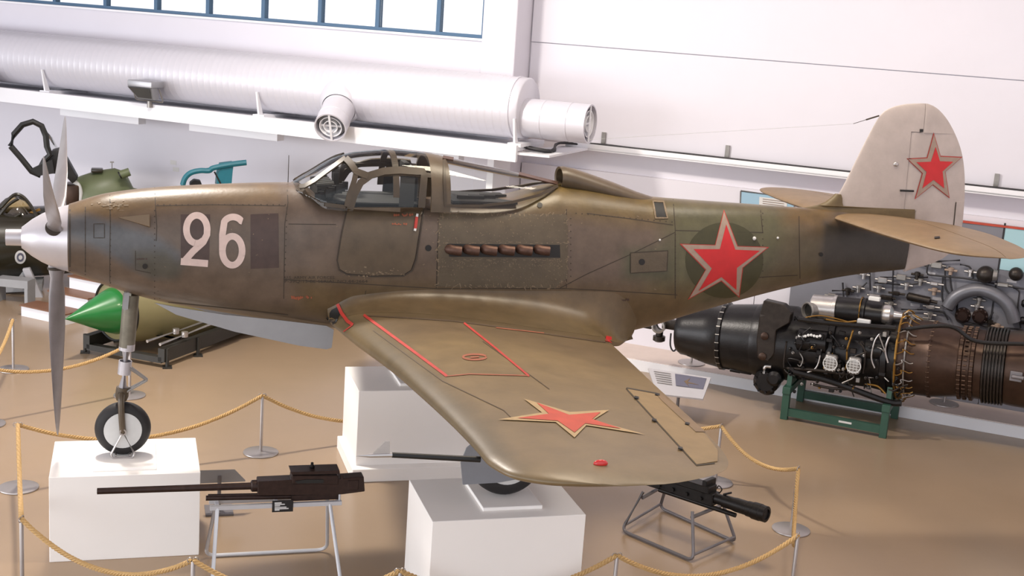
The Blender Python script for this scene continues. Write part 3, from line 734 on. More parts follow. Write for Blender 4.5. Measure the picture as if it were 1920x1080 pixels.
# fillet between wing and body
def wtop(x, t, th=None):
    le, te = ivals(WLE, t), ivals(WTE, t); f = max(0.0, min(1.0, (x-le)/(te-le)))
    th = ivals([(0, .145), (2.5, .125)], t); c = te-le
    y = th/.2*c*(.2969*math.sqrt(f)-.126*f-.3516*f*f+.2843*f**3-.1036*f**4)*1.12
    return wz(t)+.015-f*(.015+.05*c/2.5)+y
def fillet_mesh(side):
    rows = []
    for x in np.linspace(2.66, 5.62, 80):
        k = (x-2.66)/2.96
        zA = ivals([(2.66, 2.22), (2.9, 2.36), (3.6, 2.42), (4.6, 2.42), (5.2, 2.42), (5.62, 2.40)], x); yA = fus_y(x, zA)-.006
        tB = ivals([(2.66, .47), (2.85, .62), (3.4, .86), (4.3, .98), (5.0, .84), (5.25, .62), (5.45, .38), (5.62, .2)], x)
        zB = wtop(max(x, ivals(WLE, tB)+.02), tB)+.002 if x < 5.06 else ivals([(5.06, wtop(5.06, .8)), (5.3, 1.95), (5.45, 1.90), (5.62, 1.93)], x)
        Pa, Pb = V(x, side*yA, zA), V(x, side*tB, zB); Pc = V(x, side*(yA+.02-.14*max(0, (x-5.3)/.32)), zB+(zA-zB)*.02)
        row = [Pa*(1-t)**2+Pc*2*t*(1-t)+Pb*t*t for t in np.linspace(0, 1, 14)]
        row += [V(x, side*(tB*.9), zB-.03-.10*math.sin(PI*min(1, k*1.02))), V(x, side*(yA*.6), zB-.05-.1*math.sin(PI*min(1, k*1.02)))]
        rows.append(row)
    return loft(B(), rows, False, False)
WREG = [([(690, 595), (800, 588), (960, 602), (1150, 640), (1240, 690), (1270, 715), (1160, 690), (1000, 650), (850, 628), (760, 640), (740, 640)], pt(96, 78, 58), 14, .7),
        ([(600, 560), (680, 590), (780, 670), (920, 800), (980, 880), (900, 860), (700, 680)], pt(100, 86, 62), 18, .8),
        ([(640, 545), (900, 545), (1150, 640), (1000, 620), (850, 600), (690, 590)], pt(100, 84, 58), 8, .8)]
wb = wing(-1); fb_ = fillet_mesh(-1); BV_W = bvh_of(wb); BV_WF = bvh_of(wb, fb_)
wo = obj('wing', wb, 'wing_olive', P39); paint_mesh(wo, pt(134, 112, 78), WREG); wo['label'] = 'near wing with red star'
FREG = [([(600, 600), (1200, 600), (1200, 700), (600, 700)], pt(116, 98, 68), 30)]
fo = obj('wing_fillet', fb_, 'paint', P39); paint_mesh(fo, pt(107, 88, 62), FREG)
wo2 = obj('wing', wing(1), 'wing_olive', P39); paint_mesh(wo2, pt(134, 112, 78), WREG)
fo2 = obj('wing_fillet', fillet_mesh(1), 'paint', P39); paint_mesh(fo2, pt(107, 88, 62), FREG)
def wstrip(nm, pts, w, mat, off=.003, bv=None, par=None): return obj(nm, strip(pts, w, bv or BV_WF, off), mat, par or wo)
wstrip('walkway_line', [(682, 591), (760, 648), (838, 706)], 5, 'red_line', .004)
wstrip('walkway_line', [(870, 606), (930, 654), (992, 706)], 3.5, 'red_line', .004)
wstrip('walkway_line', [(838, 706), (880, 702), (992, 705)], 1.8, 'red_faint', .004)
wstrip('walkway_line', [(930, 615), (1020, 625)], 1.5, 'red_faint', .004)
wstrip('root_mark', [(633, 570), (641, 588), (652, 603), (662, 610)], 6, 'red_line', .006); wstrip('root_mark', [(662, 610), (645, 622)], 2, 'red_line', .006)
wstrip('fuel_cap_ring', arc(890, 670, 22, 5, 0, 345, 24), 3.5, 'red_faint', .004); wstrip('fuel_cap', [(882, 671), (898, 670)], 2.5, 'red_faint', .005)
obj('red_tip_mark', patch([(1136, 630), (1146, 632), (1147, 643), (1135, 640)], BV_WF, .005, 0, 6), 'red', fo)
wstrip('wing_seam', [(684, 592), (760, 596), (850, 602), (950, 615), (1050, 630), (1136, 642)], 2.4, 'seam_soft')
wstrip('wing_seam', [(700, 620), (830, 715), (945, 770), (960, 785)], 1.3, 'seam_soft'); wstrip('wing_seam', [(905, 640), (1000, 708), (1030, 730)], 1.3, 'seam_soft')
WST = [(934, 788), (1016, 775), (982, 749), (1068, 774), (1142, 770), (1112, 789), (1209, 816), (1099, 799), (1077, 822), (1042, 793)]
obj('insignia_border', patch(WST, BV_W, .006, 0, 6), 'border_tan', wo)
WSI = [(970, 786), (1029, 778), (1006, 757), (1067, 780), (1126, 775), (1110, 788), (1165, 806), (1097, 796), (1077, 813), (1045, 791)]
obj('insignia_star', patch(WSI, BV_W, .009, 0, 6), 'red_faded', wo)
ail = obj('aileron', patch([(1176, 730), (1224, 738), (1235, 745), (1322, 815), (1346, 846), (1345, 866), (1306, 872)], BV_W, .0, .006, 12), 'tan_fabric', wo)
obj('aileron_seam', strip([(1174, 729), (1306, 873), (1340, 869)], 2, BV_W, .003), 'seam', ail); obj('aileron_seam', strip([(1174, 729), (1230, 739)], 2, BV_W, .008), 'seam', ail)
obj('trim_tab', patch([(1231, 742), (1240, 741), (1322, 812), (1304, 812), (1240, 753)], BV_W, .007, .004, 9), 'tail_tan', ail)
for (u, v) in ((1193, 748), (1226, 790), (1275, 843), (1232, 742), (1288, 797)): obj('hinge', strip([(u-4, v-1), (u+4, v+1)], 3.5, BV_W, .008, .006), 'black', ail)
h = cast(BV_W, 1126, 871)
for zz in (1, -1):
    obj('tip_lamp', ball(B(), h[0]+V(0, 0, .006 if zz > 0 else -.10), .026, (1.7, .7, .9), 14, 8), 'orange_red', wo)
# root intake
obj('intake_mouth', patch([(612, 598), (622, 581), (634, 575), (638, 590), (630, 606), (618, 612)], BV_WF, .004, 0, 6), 'black', fo)
# pitot boom
q = V(2.98, -4.45, wz(4.45)-.03)
t_ = at_y(668, 855, -4.45); b_ = at_y(735, 853, -4.45)
g = B(); cyl(g, b_, q, .016, .018); obj('pitot_boom', g, 'black', wo)
g = lathe(B(), t_, (b_-t_), [(0, .002), (.08, .012), ((b_-t_).length, .014)], 12); m_ = t_.lerp(b_, .65)
prism(g, [m_+V(-.05, -.004, .0), m_+V(.06, -.004, 0), m_+V(.055, -.004, .085), m_+V(.03, -.004, .085)], V(0, .008, 0)); obj('pitot_head', g, 'alu', wo)

# ---- fin, rudder, tailplane
FLE = [(3.08, 7.74), (3.30, 7.765), (3.4, 7.81), (3.812, 7.98), (3.96, 8.045), (4.06, 8.095), (4.13, 8.145), (4.175, 8.215), (4.21, 8.32), (4.232, 8.45), (4.241, 8.58)]
FTE = [(2.525, 8.64), (2.55, 8.72), (2.6, 8.90), (2.664, 9.06), (2.75, 9.16), (2.85, 9.21), (2.975, 9.24), (3.253, 9.226), (3.45, 9.20), (3.637, 9.158), (3.78, 9.105), (3.905, 9.035), (4.03, 8.945), (4.12, 8.86), (4.18, 8.785), (4.22, 8.71), (4.241, 8.635)]
FTH = [(2.5, .05), (2.7, .08), (3.1, .11), (3.8, .085), (4.1, .06), (4.2, .04), (4.241, .012)]
def fin_ring(z, le, te, th, rud):
    fs = [(1-math.cos(PI*i/20))/2 for i in range(21)]
    if rud: pr = [th*.5*(1-f)**.9*min(1, .75+f*4)+.0015 for f in fs]
    else: pr = [th*.5*min(1, (4*f*(1-.62*f)/1.6)**.6 if f > 0 else 0)+.001 for f in fs]
    return [V(le+(te-le)*f, -p, z) for f, p in zip(fs, pr)]+[V(le+(te-le)*f, p, z) for f, p in reversed(list(zip(fs, pr)))]
def hing(z): return 8.48+.02*(3.96-z)/.8
fnb = loft(B(), [fin_ring(z, ivals(FLE, z), hing(z)-.008, ivals(FTH, z), False) for z in np.linspace(3.08, 3.958, 16)])
loft(fnb, [fin_ring(z, ivals(FLE, z), 8.606, ivals(FTH, z), False) for z in [3.958, 4.0, 4.05, 4.1, 4.14, 4.17, 4.195, 4.213, 4.226, 4.235, 4.24]])
rdb = loft(B(), [fin_ring(z, 8.625, ivals(FTE, z), ivals(FTH, z)*.9, True) for z in [2.525, 2.54, 2.56, 2.59, 2.62, 2.66, 2.72, 2.8, 2.9, 3.0, 3.1, 3.165]])
loft(rdb, [fin_ring(z, hing(z), ivals(FTE, z), ivals(FTH, z), True) for z in np.linspace(3.165, 3.952, 18)])
loft(rdb, [fin_ring(z, 8.613, ivals(FTE, z), ivals(FTH, z), True) for z in [3.952, 4.0, 4.05, 4.09, 4.12, 4.15, 4.18, 4.2, 4.22, 4.232, 4.24]])
BV_T = bvh_of(fnb, rdb)
fin_o = obj('fin', fnb, 'fin_grey', P39); rud_o = obj('rudder', rdb, 'fin_grey', P39)
TS = [(1750, 248), (1763, 292), (1804, 294), (1772, 322), (1780, 372), (1748, 347), (1714, 374), (1728, 325), (1699, 297), (1737, 295)]
obj('insignia_outline', patch(TS, BV_T, .006, 0, 5), 'red_line', rud_o)
obj('insignia_border', patch(shrink(TS, .94, (1752, 320)), BV_T, .009, 0, 5), 'border', rud_o)
obj('insignia_star', patch([(1753, 275), (1761, 302), (1786, 303), (1766, 321), (1769, 353), (1749, 337), (1728, 353), (1736, 322), (1717, 304), (1744, 303)], BV_T, .012, 0, 5), 'red', rud_o)
obj('trim_tab', patch([(1793, 378), (1807, 377), (1804, 430), (1787, 431)], BV_T, .0, .004, 10), 'fin_grey', rud_o)
obj('panel_seam', strip([(1792, 379), (1787, 430)], 1.8, BV_T, .005), 'seam', rud_o)
obj('tab_lever', strip([(1687, 357), (1712, 358)], 3.5, BV_T, .006, .01), 'black', rud_o)
obj('hinge_gap', patch([(1724, 242), (1731, 242), (1730, 248), (1724, 249)], BV_T, .005, 0, 5), 'black', rud_o)
h = cast(BV_T, 1680, 308); obj('tail_lamp', ball(B(), h[0], .03, (1, .5, .8), 12, 8), 'alu', fin_o)
fr = B(); rings = []
for z, le, te, th in ((2.98, 7.15, 8.62, .16), (3.10, 7.22, 8.62, .14), (3.15, 7.34, 8.62, .125), (3.178, 7.50, 8.615, .118), (3.19, 7.55, 7.80, .105), (3.225, 7.63, 7.79, .095), (3.27, 7.69, 7.785, .085), (3.305, 7.725, 7.775, .06)):
    fs = [(1-math.cos(PI*i/20))/2 for i in range(21)]; pr = [th*.5*min(1, (4*f*(1-.6*f)/1.6)**.7 if f > 0 else 0)+.004 for f in fs]
    rings.append([V(le+(te-le)*f, -p, z) for f, p in zip(fs, pr)]+[V(le+(te-le)*f, p, z) for f, p in reversed(list(zip(fs, pr)))])
obj('fin_fairing', loft(fr, rings), M('fairing_olive', (92, 76, 48), .45, 0, .2, 8), P39)
SLE = [(.02, 7.69), (.85, 7.70), (1.6, 7.765), (1.82, 7.83), (1.94, 7.94), (2.0, 8.06), (2.04, 8.22)]
STE = [(.02, 8.72), (.28, 8.93), (.7, 9.0), (1.2, 8.915), (1.6, 8.79), (1.82, 8.66), (1.94, 8.53), (2.0, 8.43), (2.04, 8.30)]
HIN = [(.02, 8.43), (1.6, 8.36), (1.9, 8.3), (2.04, 8.26)]
def stab(side, a, b):
    rings = []
    for t in list(np.linspace(.02, 1.8, 20))+[1.86, 1.9, 1.94, 1.97, 2.0, 2.02, 2.04]:
        le, te, hg = ivals(SLE, t), ivals(STE, t), ivals(HIN, t); f = (hg-le)/(te-le)
        rings.append(foil((le, side*t, 3.075), (te, side*t, 3.065), ivals([(0, .09), (1.8, .075), (2.04, .04)], t), (0, 0, 1), 0 if a == 0 else f+.012, f if b < 1 else 1, 14))
    return loft(B(), rings)
for side in (-1, 1):
    so = obj('tailplane', stab(side, 0, .5), 'tail_tan', P39); eo = obj('elevator', stab(side, .5, 1), 'tail_tan', P39)
    if side < 0:
        bvs = BVHTree.FromPolygons([so.matrix_world @ v.co + P39.location for v in so.data.vertices], [list(p.vertices) for p in so.data.polygons])
        for u, v in ((1757, 447), (1877, 492)): obj('hinge', strip([(u-5, v), (u+5, v-1)], 3, bvs, .004, .006), 'black', so)
# aerials
g = B(); p = at_y(540, 342, 0); cyl(g, p, p+V(0, 0, .24), .004, .003, 6); obj('aerial', g, 'seam', P39)
g = B(); a, b = at_y(1648, 217, 0), at_y(1600, 232, 0); cyl(g, a, a.lerp(b, .5), .008, .008, 6); cyl(g, a.lerp(b, .5), b, .003, .003, 6); obj('aerial_insulator', g, 'seam', fin_o)
g = B(); cyl(g, b, at_y(1100, 262, .2), .0012, .0012, 4); obj('aerial_wire', g, 'grey_paint', fin_o)

# ---- undercarriage
def wheel(parent, c, R, w, hubr):
    o = obj('wheel', lathe(B(), V(c.x, c.y-w/2, c.z), (0, 1, 0), [(0, hubr), (.0, R*.74), (w*.08, R*.88), (w*.25, R*.97), (w*.5, R), (w*.75, R*.97), (w*.92, R*.88), (w, R*.74), (w, hubr)], 48), 'rubber', parent)
    obj('wheel_cover', lathe(B(), V(c.x, c.y-w/2-.008, c.z), (0, 1, 0), [(0, .03), (.0, hubr*.55), (.006, hubr*.96), (.03, hubr), (w-.02, hubr), (w+.008, hubr*.9), (w+.01, .03)], 40), 'hub', o)
    obj('axle_cap', lathe(B(), V(c.x, c.y-w/2-.02, c.z), (0, 1, 0), [(0, .025), (.012, .03), (.03, .03)], 16), 'steel', o)
    return o
nc = V(.945, 0, HN+.03+.238); ng = obj('nose_gear', B(), 'olive', P39) if 0 else None
stt = at_y(246, 552, 0); stm = at_y(238, 650, 0); stb = at_y(229, 738, 0)
g = B(); tube(g, [stt+V(0, 0, .15), stt, stm], .068, 20); ngo = obj('nose_strut', g, 'strut', P39)
g = B(); tube(g, [stm+V(0, 0, .02), stb], .048, 20); lathe(g, stm, stb-stm, [(-.03, .06), (-.03, .068), (.03, .068), (.03, .05)], 20, False); lathe(g, stm.lerp(stb, .3), stb-stm, [(0, .05), (0, .057), (.12, .057), (.12, .05)], 20, False); obj('oleo_piston', g, 'spinner', ngo)
g = B(); lathe(g, stm.lerp(stb, .86), stb-stm, [(0, .04), (0, .055), (.08, .058), (.12, .045)], 16)
tube(g, fillet_path([stb+V(0, 0, .04), stb+V(-.01, -.10, -.02), V(nc.x-.01, -.11, nc.z+.12), V(nc.x, -.10, nc.z-.01)], .06), .028, 10); obj('wheel_fork', g, 'olive', ngo)
sk = stm.lerp(stb, .42)+V(.03, 0, 0); sl = stm.lerp(stb, .95)+V(.03, 0, 0); kn = at_y(276, 712, 0)
for dy in (-.03, .03):
    g = B(); cyl(g, sk+V(0, dy, 0), kn+V(0, dy*.4, 0), .012); cyl(g, kn+V(0, dy*.4, 0), sl+V(0, dy, 0), .012); obj('torque_link', g, 'steel', ngo)
wheel(ngo, nc, .24, .15, .168)
# small door behind the nose strut
g = B(); prism(g, [at_y(u, v, -.11) for u, v in ((233, 550), (243, 548), (240, 580), (233, 582), (229, 578))], V(0, .012, 0)); obj('strut_fairing', g, 'grey_paint', ngo)
# hanging nose bay doors
for yy in (-.24, .24):
    pts = [(290, 568), (330, 576), (420, 590), (520, 600), (612, 611), (626, 618), (622, 652), (612, 655), (560, 648), (440, 622), (330, 590)]
    g = B(); prism(g, [V(q.x, yy, q.z) for q in [at_y(u, v, -.24) for u, v in pts]], V(0, .012 if yy < 0 else -.012, 0)); obj('nose_bay_door', g, 'grey_paint', P39, False)
# tie-down yoke at nose wheel
g = B(); y0 = -.115
tube(g, fillet_path([V(nc.x+.0, y0, nc.z), V(nc.x+.10, y0-.015, HN+.07), V(nc.x+.085, y0-.02, HN+.036), V(nc.x-.085, y0-.02, HN+.036), V(nc.x-.10, y0-.015, HN+.07), V(nc.x, y0, nc.z)], .03), .009, 8)
for dx in (-.06, .06): cyl(g, V(nc.x+dx, y0+.0, HN+.05), V(nc.x+dx, .1, HN+.05), .01)
lathe(g, V(nc.x, y0-.012, nc.z), (0, 1, 0), [(0, .018), (.0, .03), (.02, .03)], 16, False); obj('tie_down_yoke', g, 'alu', ngo)
# main gear
for side in (-1, 1):
    mc = V(3.97, side*1.73, HM+.03+.315); tp = V(3.86, side*1.73, wz(1.7))
    g = B(); cyl(g, tp, V(3.93, side*1.65, mc.z+.35), .06); cyl(g, V(3.93, side*1.65, mc.z+.35), V(3.96, side*1.66, mc.z+.02), .042); cyl(g, V(3.96, side*1.66, mc.z), V(3.96, side*1.86, mc.z), .03)
    go = obj('main_strut', g, 'alu', P39); wheel(go, mc, .315, .2, .21)
    dp = [(906, 800), (893, 826), (875, 840), (864, 868), (868, 909), (935, 905), (1000, 893), (1030, 880), (1040, 800)]
    g = B(); prism(g, [V(q.x, side*1.93, q.z) for q in [at_y(u, v, -1.93) for u, v in dp]], V(0, .014*-side, 0)); do = obj('gear_door', g, 'door_grey', go, False)
    hh = at_y(951, 874, -1.945); obj('door_lug', torus(B(), V(hh.x, side*1.945, hh.z), (0, 1, 0), .02, .007, 16, 6), 'alu', do)

# ================================================================== STANCHIONS AND ROPES
SH = .65
def stanchion_proto():
    t = thing('rope_stanchion', 'x', 'stanchion', (0, 0, 0), 0, 'rope barrier posts')
    obj('base', lathe(B(), (0, 0, 0), (0, 0, 1), [(0, .185), (.006, .19), (.014, .188), (.018, .175), (.022, .03)], 36), 'post', t, local=True)
    obj('post', lathe(B(), (0, 0, .015), (0, 0, 1), [(0, .017), (SH-.03, .017), (SH-.02, .013)], 12), 'post', t, local=True)
    for s in (-1, 1): obj('hook', torus(B(), (s*.022, 0, SH+.0), (0, 1, 0), .02, .004, 14, 5), 'post', t, local=True)
    return t
proto = stanchion_proto()
SP = {}
def put(key, p, label, rz=0, z=0, first=[True]):
    t = proto if first[0] else copy_tree(proto); first[0] = False
    t.location = (p.x, p.y, z); t.rotation_euler = (0, 0, rz); t['label'] = label; SP[key] = V(p.x, p.y, z)
put('A', at_z(35, 915), 'steel rope post left of the nose wheel pedestal')
put('B', at_z(25, 693), 'steel rope post in front of the white steps', .4)
put('C', at_z(243, 742), 'steel rope post behind the nose wheel', .4)
put('D', at_z(489, 849), 'steel rope post with round base behind the long gun')
put('E', at_z(40, 973, SH), 'steel rope post in the lower left corner', 1.2)
put('F', at_z(362, 1050, SH), 'steel rope post just below the nose wheel pedestal')
put('G', at_z(750, 1070, SH), 'steel rope post left of the near pedestal, only its top in view')
put('H', at_z(1157, 1041, SH), 'steel rope post right of the near pedestal at the lower edge')
put('I', at_z(1496, 1004, SH), 'nearest steel rope post at the right end of the barrier', .8)
put('J', at_z(1483, 994), 'steel rope post at the right corner behind the black gun', .8)
put('K', at_z(1341, 905), 'steel rope post behind the wing tip', .8)
put('L', at_z(1296, 681, .16), 'steel rope post on the plinth left of the engine', .8, .16)
put('M', at_z(1770, 757, .16), 'steel rope post on the plinth behind the engine', .8, .16)
def rope(a, b, sag, label, n=None):
    a, b = Vector(a), Vector(b); L = (b-a).length*1.1; n = int(L/.012); g = B()
    pts = [a.lerp(b, i/n)-ZUP*(sag*4*(i/n)*(1-i/n)) for i in range(n+1)]
    for k in range(3):
        sp_ = []
        for i, p in enumerate(pts):
            t = (pts[min(i+1, n)]-pts[max(i-1, 0)]); _, u, w = frame(t); an = 2*PI*(i*.012*L/((b-a).length)/.10)+k*2*PI/3
            sp_.append(p+(u*math.cos(an)+w*math.sin(an))*.0105)
        tube(g, sp_, .0118, 5)
    return tag(obj('barrier_rope', g, 'rope'), label, 'rope', 'ropes of the barrier')
def top(k): return SP[k]+ZUP*(SH+.0)
rope(top('A'), top('D'), .30, 'tan rope passing behind the nose wheel pedestal')
put('N', V(4.95, 2.75, 0), 'steel rope post hidden behind the far pedestal', .8)
rope(top('D'), top('N'), .42, 'tan rope sagging from the post behind the long gun to the far pedestal')
rope(top('N'), top('K'), .3, 'tan rope emerging behind the wing tip trim tab')
rope(top('K'), top('J'), .17, 'tan rope from the post behind the wing tip to the right corner post')
rope(top('J'), top('I'), .36, 'tan rope hanging steeply at the right end of the barrier')
rope(top('I'), top('H'), .27, 'tan rope in the lower right foreground beside the black gun')
rope(top('H'), top('G'), .25, 'tan rope in front of the near pedestal')
rope(top('G'), top('F'), .25, 'tan rope in front of the long gun stand')
rope(top('F'), top('E'), .27, 'tan rope in front of the nose wheel pedestal')
rope(top('E'), top('A'), .12, 'tan rope at the left edge from corner post to rear post')
put('O', at_z(-25, 690, SH), 'steel rope post just outside the left edge', .4)
rope(top('O'), top('C'), .16, 'tan rope crossing behind the propeller to the nose wheel')
rope(top('O'), top('B'), .10, 'tan rope running out of the left edge from the rear post')

# ================================================================== GUNS
GY = -.98
def gp(u, v, y=GY): return at_y(u, v, y)
gun = thing('aircraft_gun', 'long brown aircraft cannon resting on a silver tube stand', 'gun', (2.2, GY, .72))
g = B(); a, b = gp(182, 921), gp(476, 911); cyl(g, a, b, .026, .030, 18); cyl(g, a-V(.001, 0, 0), a+V(.004, 0, 0), .018, .018, 12); obj('barrel', g, 'gunmetal', gun)
g = B(); c = gp(486, 911); lathe(g, gp(470, 911), (1, 0, 0), [(0, .036), (.01, .05), (.085, .05), (.09, .04)], 20); obj('barrel_collar', g, 'gunmetal', gun)
g = B(); prism(g, [V(q.x, GY-.06, q.z) for q in [gp(u, v) for u, v in ((482, 898), (545, 895), (545, 889), (632, 893), (680, 889), (682, 917), (640, 922), (482, 924))]], V(0, .12, 0)); obj('receiver', bev(g, .006, 1), 'gunmetal', gun, False)
g = B(); prism(g, [V(q.x, GY-.075, q.z) for q in [gp(u, v) for u, v in ((546, 886), (632, 886), (632, 903), (546, 902))]], V(0, .15, 0)); fd = obj('feed_box', bev(g, .005, 1), 'gunmetal', gun, False)
g = B(); prism(g, [V(q.x, GY-.08, q.z) for q in [gp(u, v) for u, v in ((543, 879), (634, 876), (635, 882), (546, 884))]], V(0, .16, 0)); obj('feed_cover', g, 'gunmetal', fd, False)
g = B(); p = gp(585, 878); lathe(g, p, (0, 0, 1), [(0, .02), (.02, .025), (.035, .012), (.05, .012), (.055, .004)], 14); obj('latch_knob', g, 'gunblack', fd)
g = B(); prism(g, [V(q.x, GY-.082, q.z) for q in [gp(u, v) for u, v in ((551, 896), (572, 893), (604, 893), (604, 899), (555, 900))]], V(0, .01, 0)); obj('ejection_port', g, 'black', fd, False)
g = B(); cyl(g, gp(386, 934), gp(632, 929), .022, .022, 14); cyl(g, gp(390, 929), gp(540, 926), .012, .012, 10); box(g, gp(590, 930), (.4, .07, .05)); obj('recoil_rod', g, 'gunmetal', gun)
g = B(); box(g, gp(660, 905), (.1, .13, .1)); bev(g, .008, 1); cyl(g, gp(639, 893)+V(0, -.06, .0), gp(639, 886)+V(0, -.06, 0), .012); obj('back_plate', g, 'gunmetal', gun)
# its stand
st = thing('gun_stand', 'silver tubular stand under the long brown cannon', 'stand', (2.15, GY, 0))
zt_ = gp(515, 939).z-.012
x0_, x1_ = gp(393, 938).x, gp(638, 937).x
g = B()
for yy in (GY-.07, GY+.07):
    box(g, ((x0_+x1_)/2, yy, zt_), (x1_-x0_, .035, .035))
for xx in (x0_+.06, (x0_+x1_)/2, x1_-.02): box(g, (xx, GY, zt_), (.03, .12, .03))
cyl(g, (x1_-.015, GY-.05, zt_), (x1_-.015, GY-.05, zt_+.09), .01)
obj('top_rail', g, 'white_steel', st, False)
yb, yf = -.53, GY-(GY*-1-.53 if 0 else .45)
lx, rx = at_z(389, 1045).x, at_z(608, 1037).x
for yy in (yb, yf):
    tyy = GY+(.07 if yy == yb else -.07)
    obj('leg_frame', tube(B(), fillet_path([(x0_+.06, tyy, zt_), (lx-.02, yy, .02), (rx+.03, yy, .02), (x1_-.1, tyy, zt_)], .1, 6), .016, 10), 'white_steel', st)
sg = obj('sign_plate', box(B(), gp(530, 949, GY-.09), (.175, .008, .1)), 'sign_black', st, False)
g = B()
for k, (w, hh) in enumerate(((13, 2.2), (19, 1.6), (10, 1.4), (22, 1.6), (26, 1.8), (9, 1.6))):
    v = 943.2+2.65*k; p0_, p1_ = gp(515, v, GY-.096), gp(515+w, v, GY-.096); box(g, p0_.lerp(p1_, .5), ((p1_-p0_).length, .003, hh/195))
obj('lettering', g, 'print_white', sg, False)

bg0, bg1 = V(5.93, -.34, .50), V(6.60, -1.40, .53)
GD = (bg1-bg0).normalized(); GS = V(GD.y, -GD.x, 0).normalized(); GAX = (GD, GS, GD.cross(GS)*-1)
def gl(s, o_, h): return bg0+GD*s+GS*o_+ZUP*h
Lg = (bg1-bg0).length
g2 = thing('aircraft_gun', 'black aircraft cannon with thick muzzle on grey stand under the wing tip', 'gun', (6.25, -.85, .42))
obj('barrel_jacket', lathe(B(), gl(Lg*.55, 0, 0), GD, [(0, .05), (.1, .052), (.1, .06), (.2, .06), (.24, .066), (.36, .066), (.365, .072), (.42, .072), (.425, .08), (.5, .08), (.505, .076), (.56, .076), (.565, .05), (.5, .045)], 28, False), 'gunblack', g2)
obj('muzzle_bore', lathe(B(), gl(Lg*.55+.54, 0, 0), GD, [(0, .05), (.008, .052)], 20), 'black', g2)
obj('receiver', bev(box(B(), gl(.28, 0, -.01), (.85, .13, .12), GAX), .008, 1), 'gunblack', g2, False)
obj('feed_cover', bev(box(B(), gl(.45, 0, .075), (.42, .15, .07), GAX), .008, 1), 'gunblack', g2, False)
obj('rear_block', bev(box(B(), gl(.60, -.02, .07), (.05, .17, .18), GAX), .006, 1), 'gunblack', g2, False)
g = B(); cyl(g, gl(.1, .06, -.07), gl(.95, .03, -.09), .022); cyl(g, gl(.2, -.07, -.05), gl(.8, -.07, -.05), .018)
for k in range(4): cyl(g, gl(.1+.16*k, -.085, -.02), gl(.1+.16*k, .085, -.02), .02, .02, 10)
obj('recoil_rods', g, 'gunblack', g2)
g = B(); tube(g, smooth_path([gl(.75, .03, .07), gl(.78, .04, .12), gl(.75, .05, .15), gl(.73, .04, .12)], 5), .006, 6); cyl(g, gl(.78, .0, .06), gl(.86, 0, .1), .01); obj('sight_hook', g, 'gunblack', g2)
A, Bq, Cq, Dq = [at_z(*p) for p in ((1165, 998), (1300, 1056), (1380, 1020), (1237, 955))]
s2 = thing('gun_stand', 'grey tubular stand under the black cannon', 'stand', ((A.x+Cq.x)/2, (A.y+Cq.y)/2, 0))
cen = (A+Bq+Cq+Dq)/4; zt2 = .43
def topc(P_, k=.32): q = P_.lerp(cen, k); return V(q.x, q.y, zt2)
for a_, b_2 in ((A, Bq), (Dq, Cq)):
    obj('leg_frame', tube(B(), fillet_path([topc(a_), a_+ZUP*.02, b_2+ZUP*.02, topc(b_2)], .08, 6), .016, 10), 'grey_tube', s2)
for a_, b_2 in ((A, Dq), (Bq, Cq)):
    g = B(); cyl(g, topc(a_)-ZUP*.06, topc(b_2)-ZUP*.06, .018); obj('crossbar', g, 'grey_tube', s2)
    g = B(); cyl(g, a_.lerp(topc(a_), .12)+ZUP*.02, b_2.lerp(topc(b_2), .12)+ZUP*.02, .013); obj('foot_brace', g, 'grey_tube', s2)

# ================================================================== INFORMATION PANELS
def lectern(name, label, corners, leg_to, mats):
    t = thing(name, label, 'sign', (leg_to.x, leg_to.y, leg_to.z)); a, b, c, d = [Vector(p) for p in corners]
    n = (b-a).cross(d-a).normalized(); n = n if n.z > 0 else -n
    bo = obj('board', prism(B(), [a, b, c, d], -n*.02), 'paper', t, False)
    def q(s, w): return a.lerp(b, s).lerp(d.lerp(c, s), w)+n*.003
    obj('picture', prism(B(), [q(.43, .08), q(.94, .08), q(.94, .58), q(.43, .58)], n*.002), 'sign_dark', bo, False)
    g = B(); prism(g, [q(.58, .36), q(.68, .2), q(.64, .36), q(.84, .42), q(.64, .42), q(.68, .56)], n*.004); obj('drawing', g, 'tail_tan', bo, False)
    g = B()
    for k in range(6): prism(g, [q(.08, .1+.09*k), q(.36, .1+.09*k), q(.36, .13+.09*k), q(.08, .13+.09*k)], n*.002)
    obj('lettering', g, 'steel', bo, False)
    g = B(); m = (a+b+c+d)/4-n*.02; cyl(g, m, V(m.x, m.y, leg_to.z), .02); box(g, V(m.x, m.y, leg_to.z+.008), (.3, .3, .016)); obj('leg', g, 'grey_tube', t)
    return t
hz = [(1215, 690, .50), (1333, 708, .50), (1318, 748, .36), (1232, 738, .36)]
lectern('information_panel', 'tilted grey information panel with a plane drawing beside the engine', [at_z(u, v, z) for u, v, z in hz], at_z(1265, 750, 0), None)
hz = [(372, 882, .42), (440, 880, .42), (460, 900, .30), (374, 904, .30)]
t = thing('information_panel', 'plain grey tilted panel between the nose pedestal and the long gun', 'sign', at_z(420, 960, 0))
cs = [at_z(u, v, z) for u, v, z in hz]; obj('board', prism(B(), cs, V(0, 0, -.015)), 'grey_paint', t, False)
g = B(); m = (cs[0]+cs[1]+cs[2]+cs[3])/4; cyl(g, m, V(m.x, m.y, .0), .018); box(g, V(m.x, m.y, .008), (.26, .26, .016)); obj('leg', g, 'grey_tube', t)

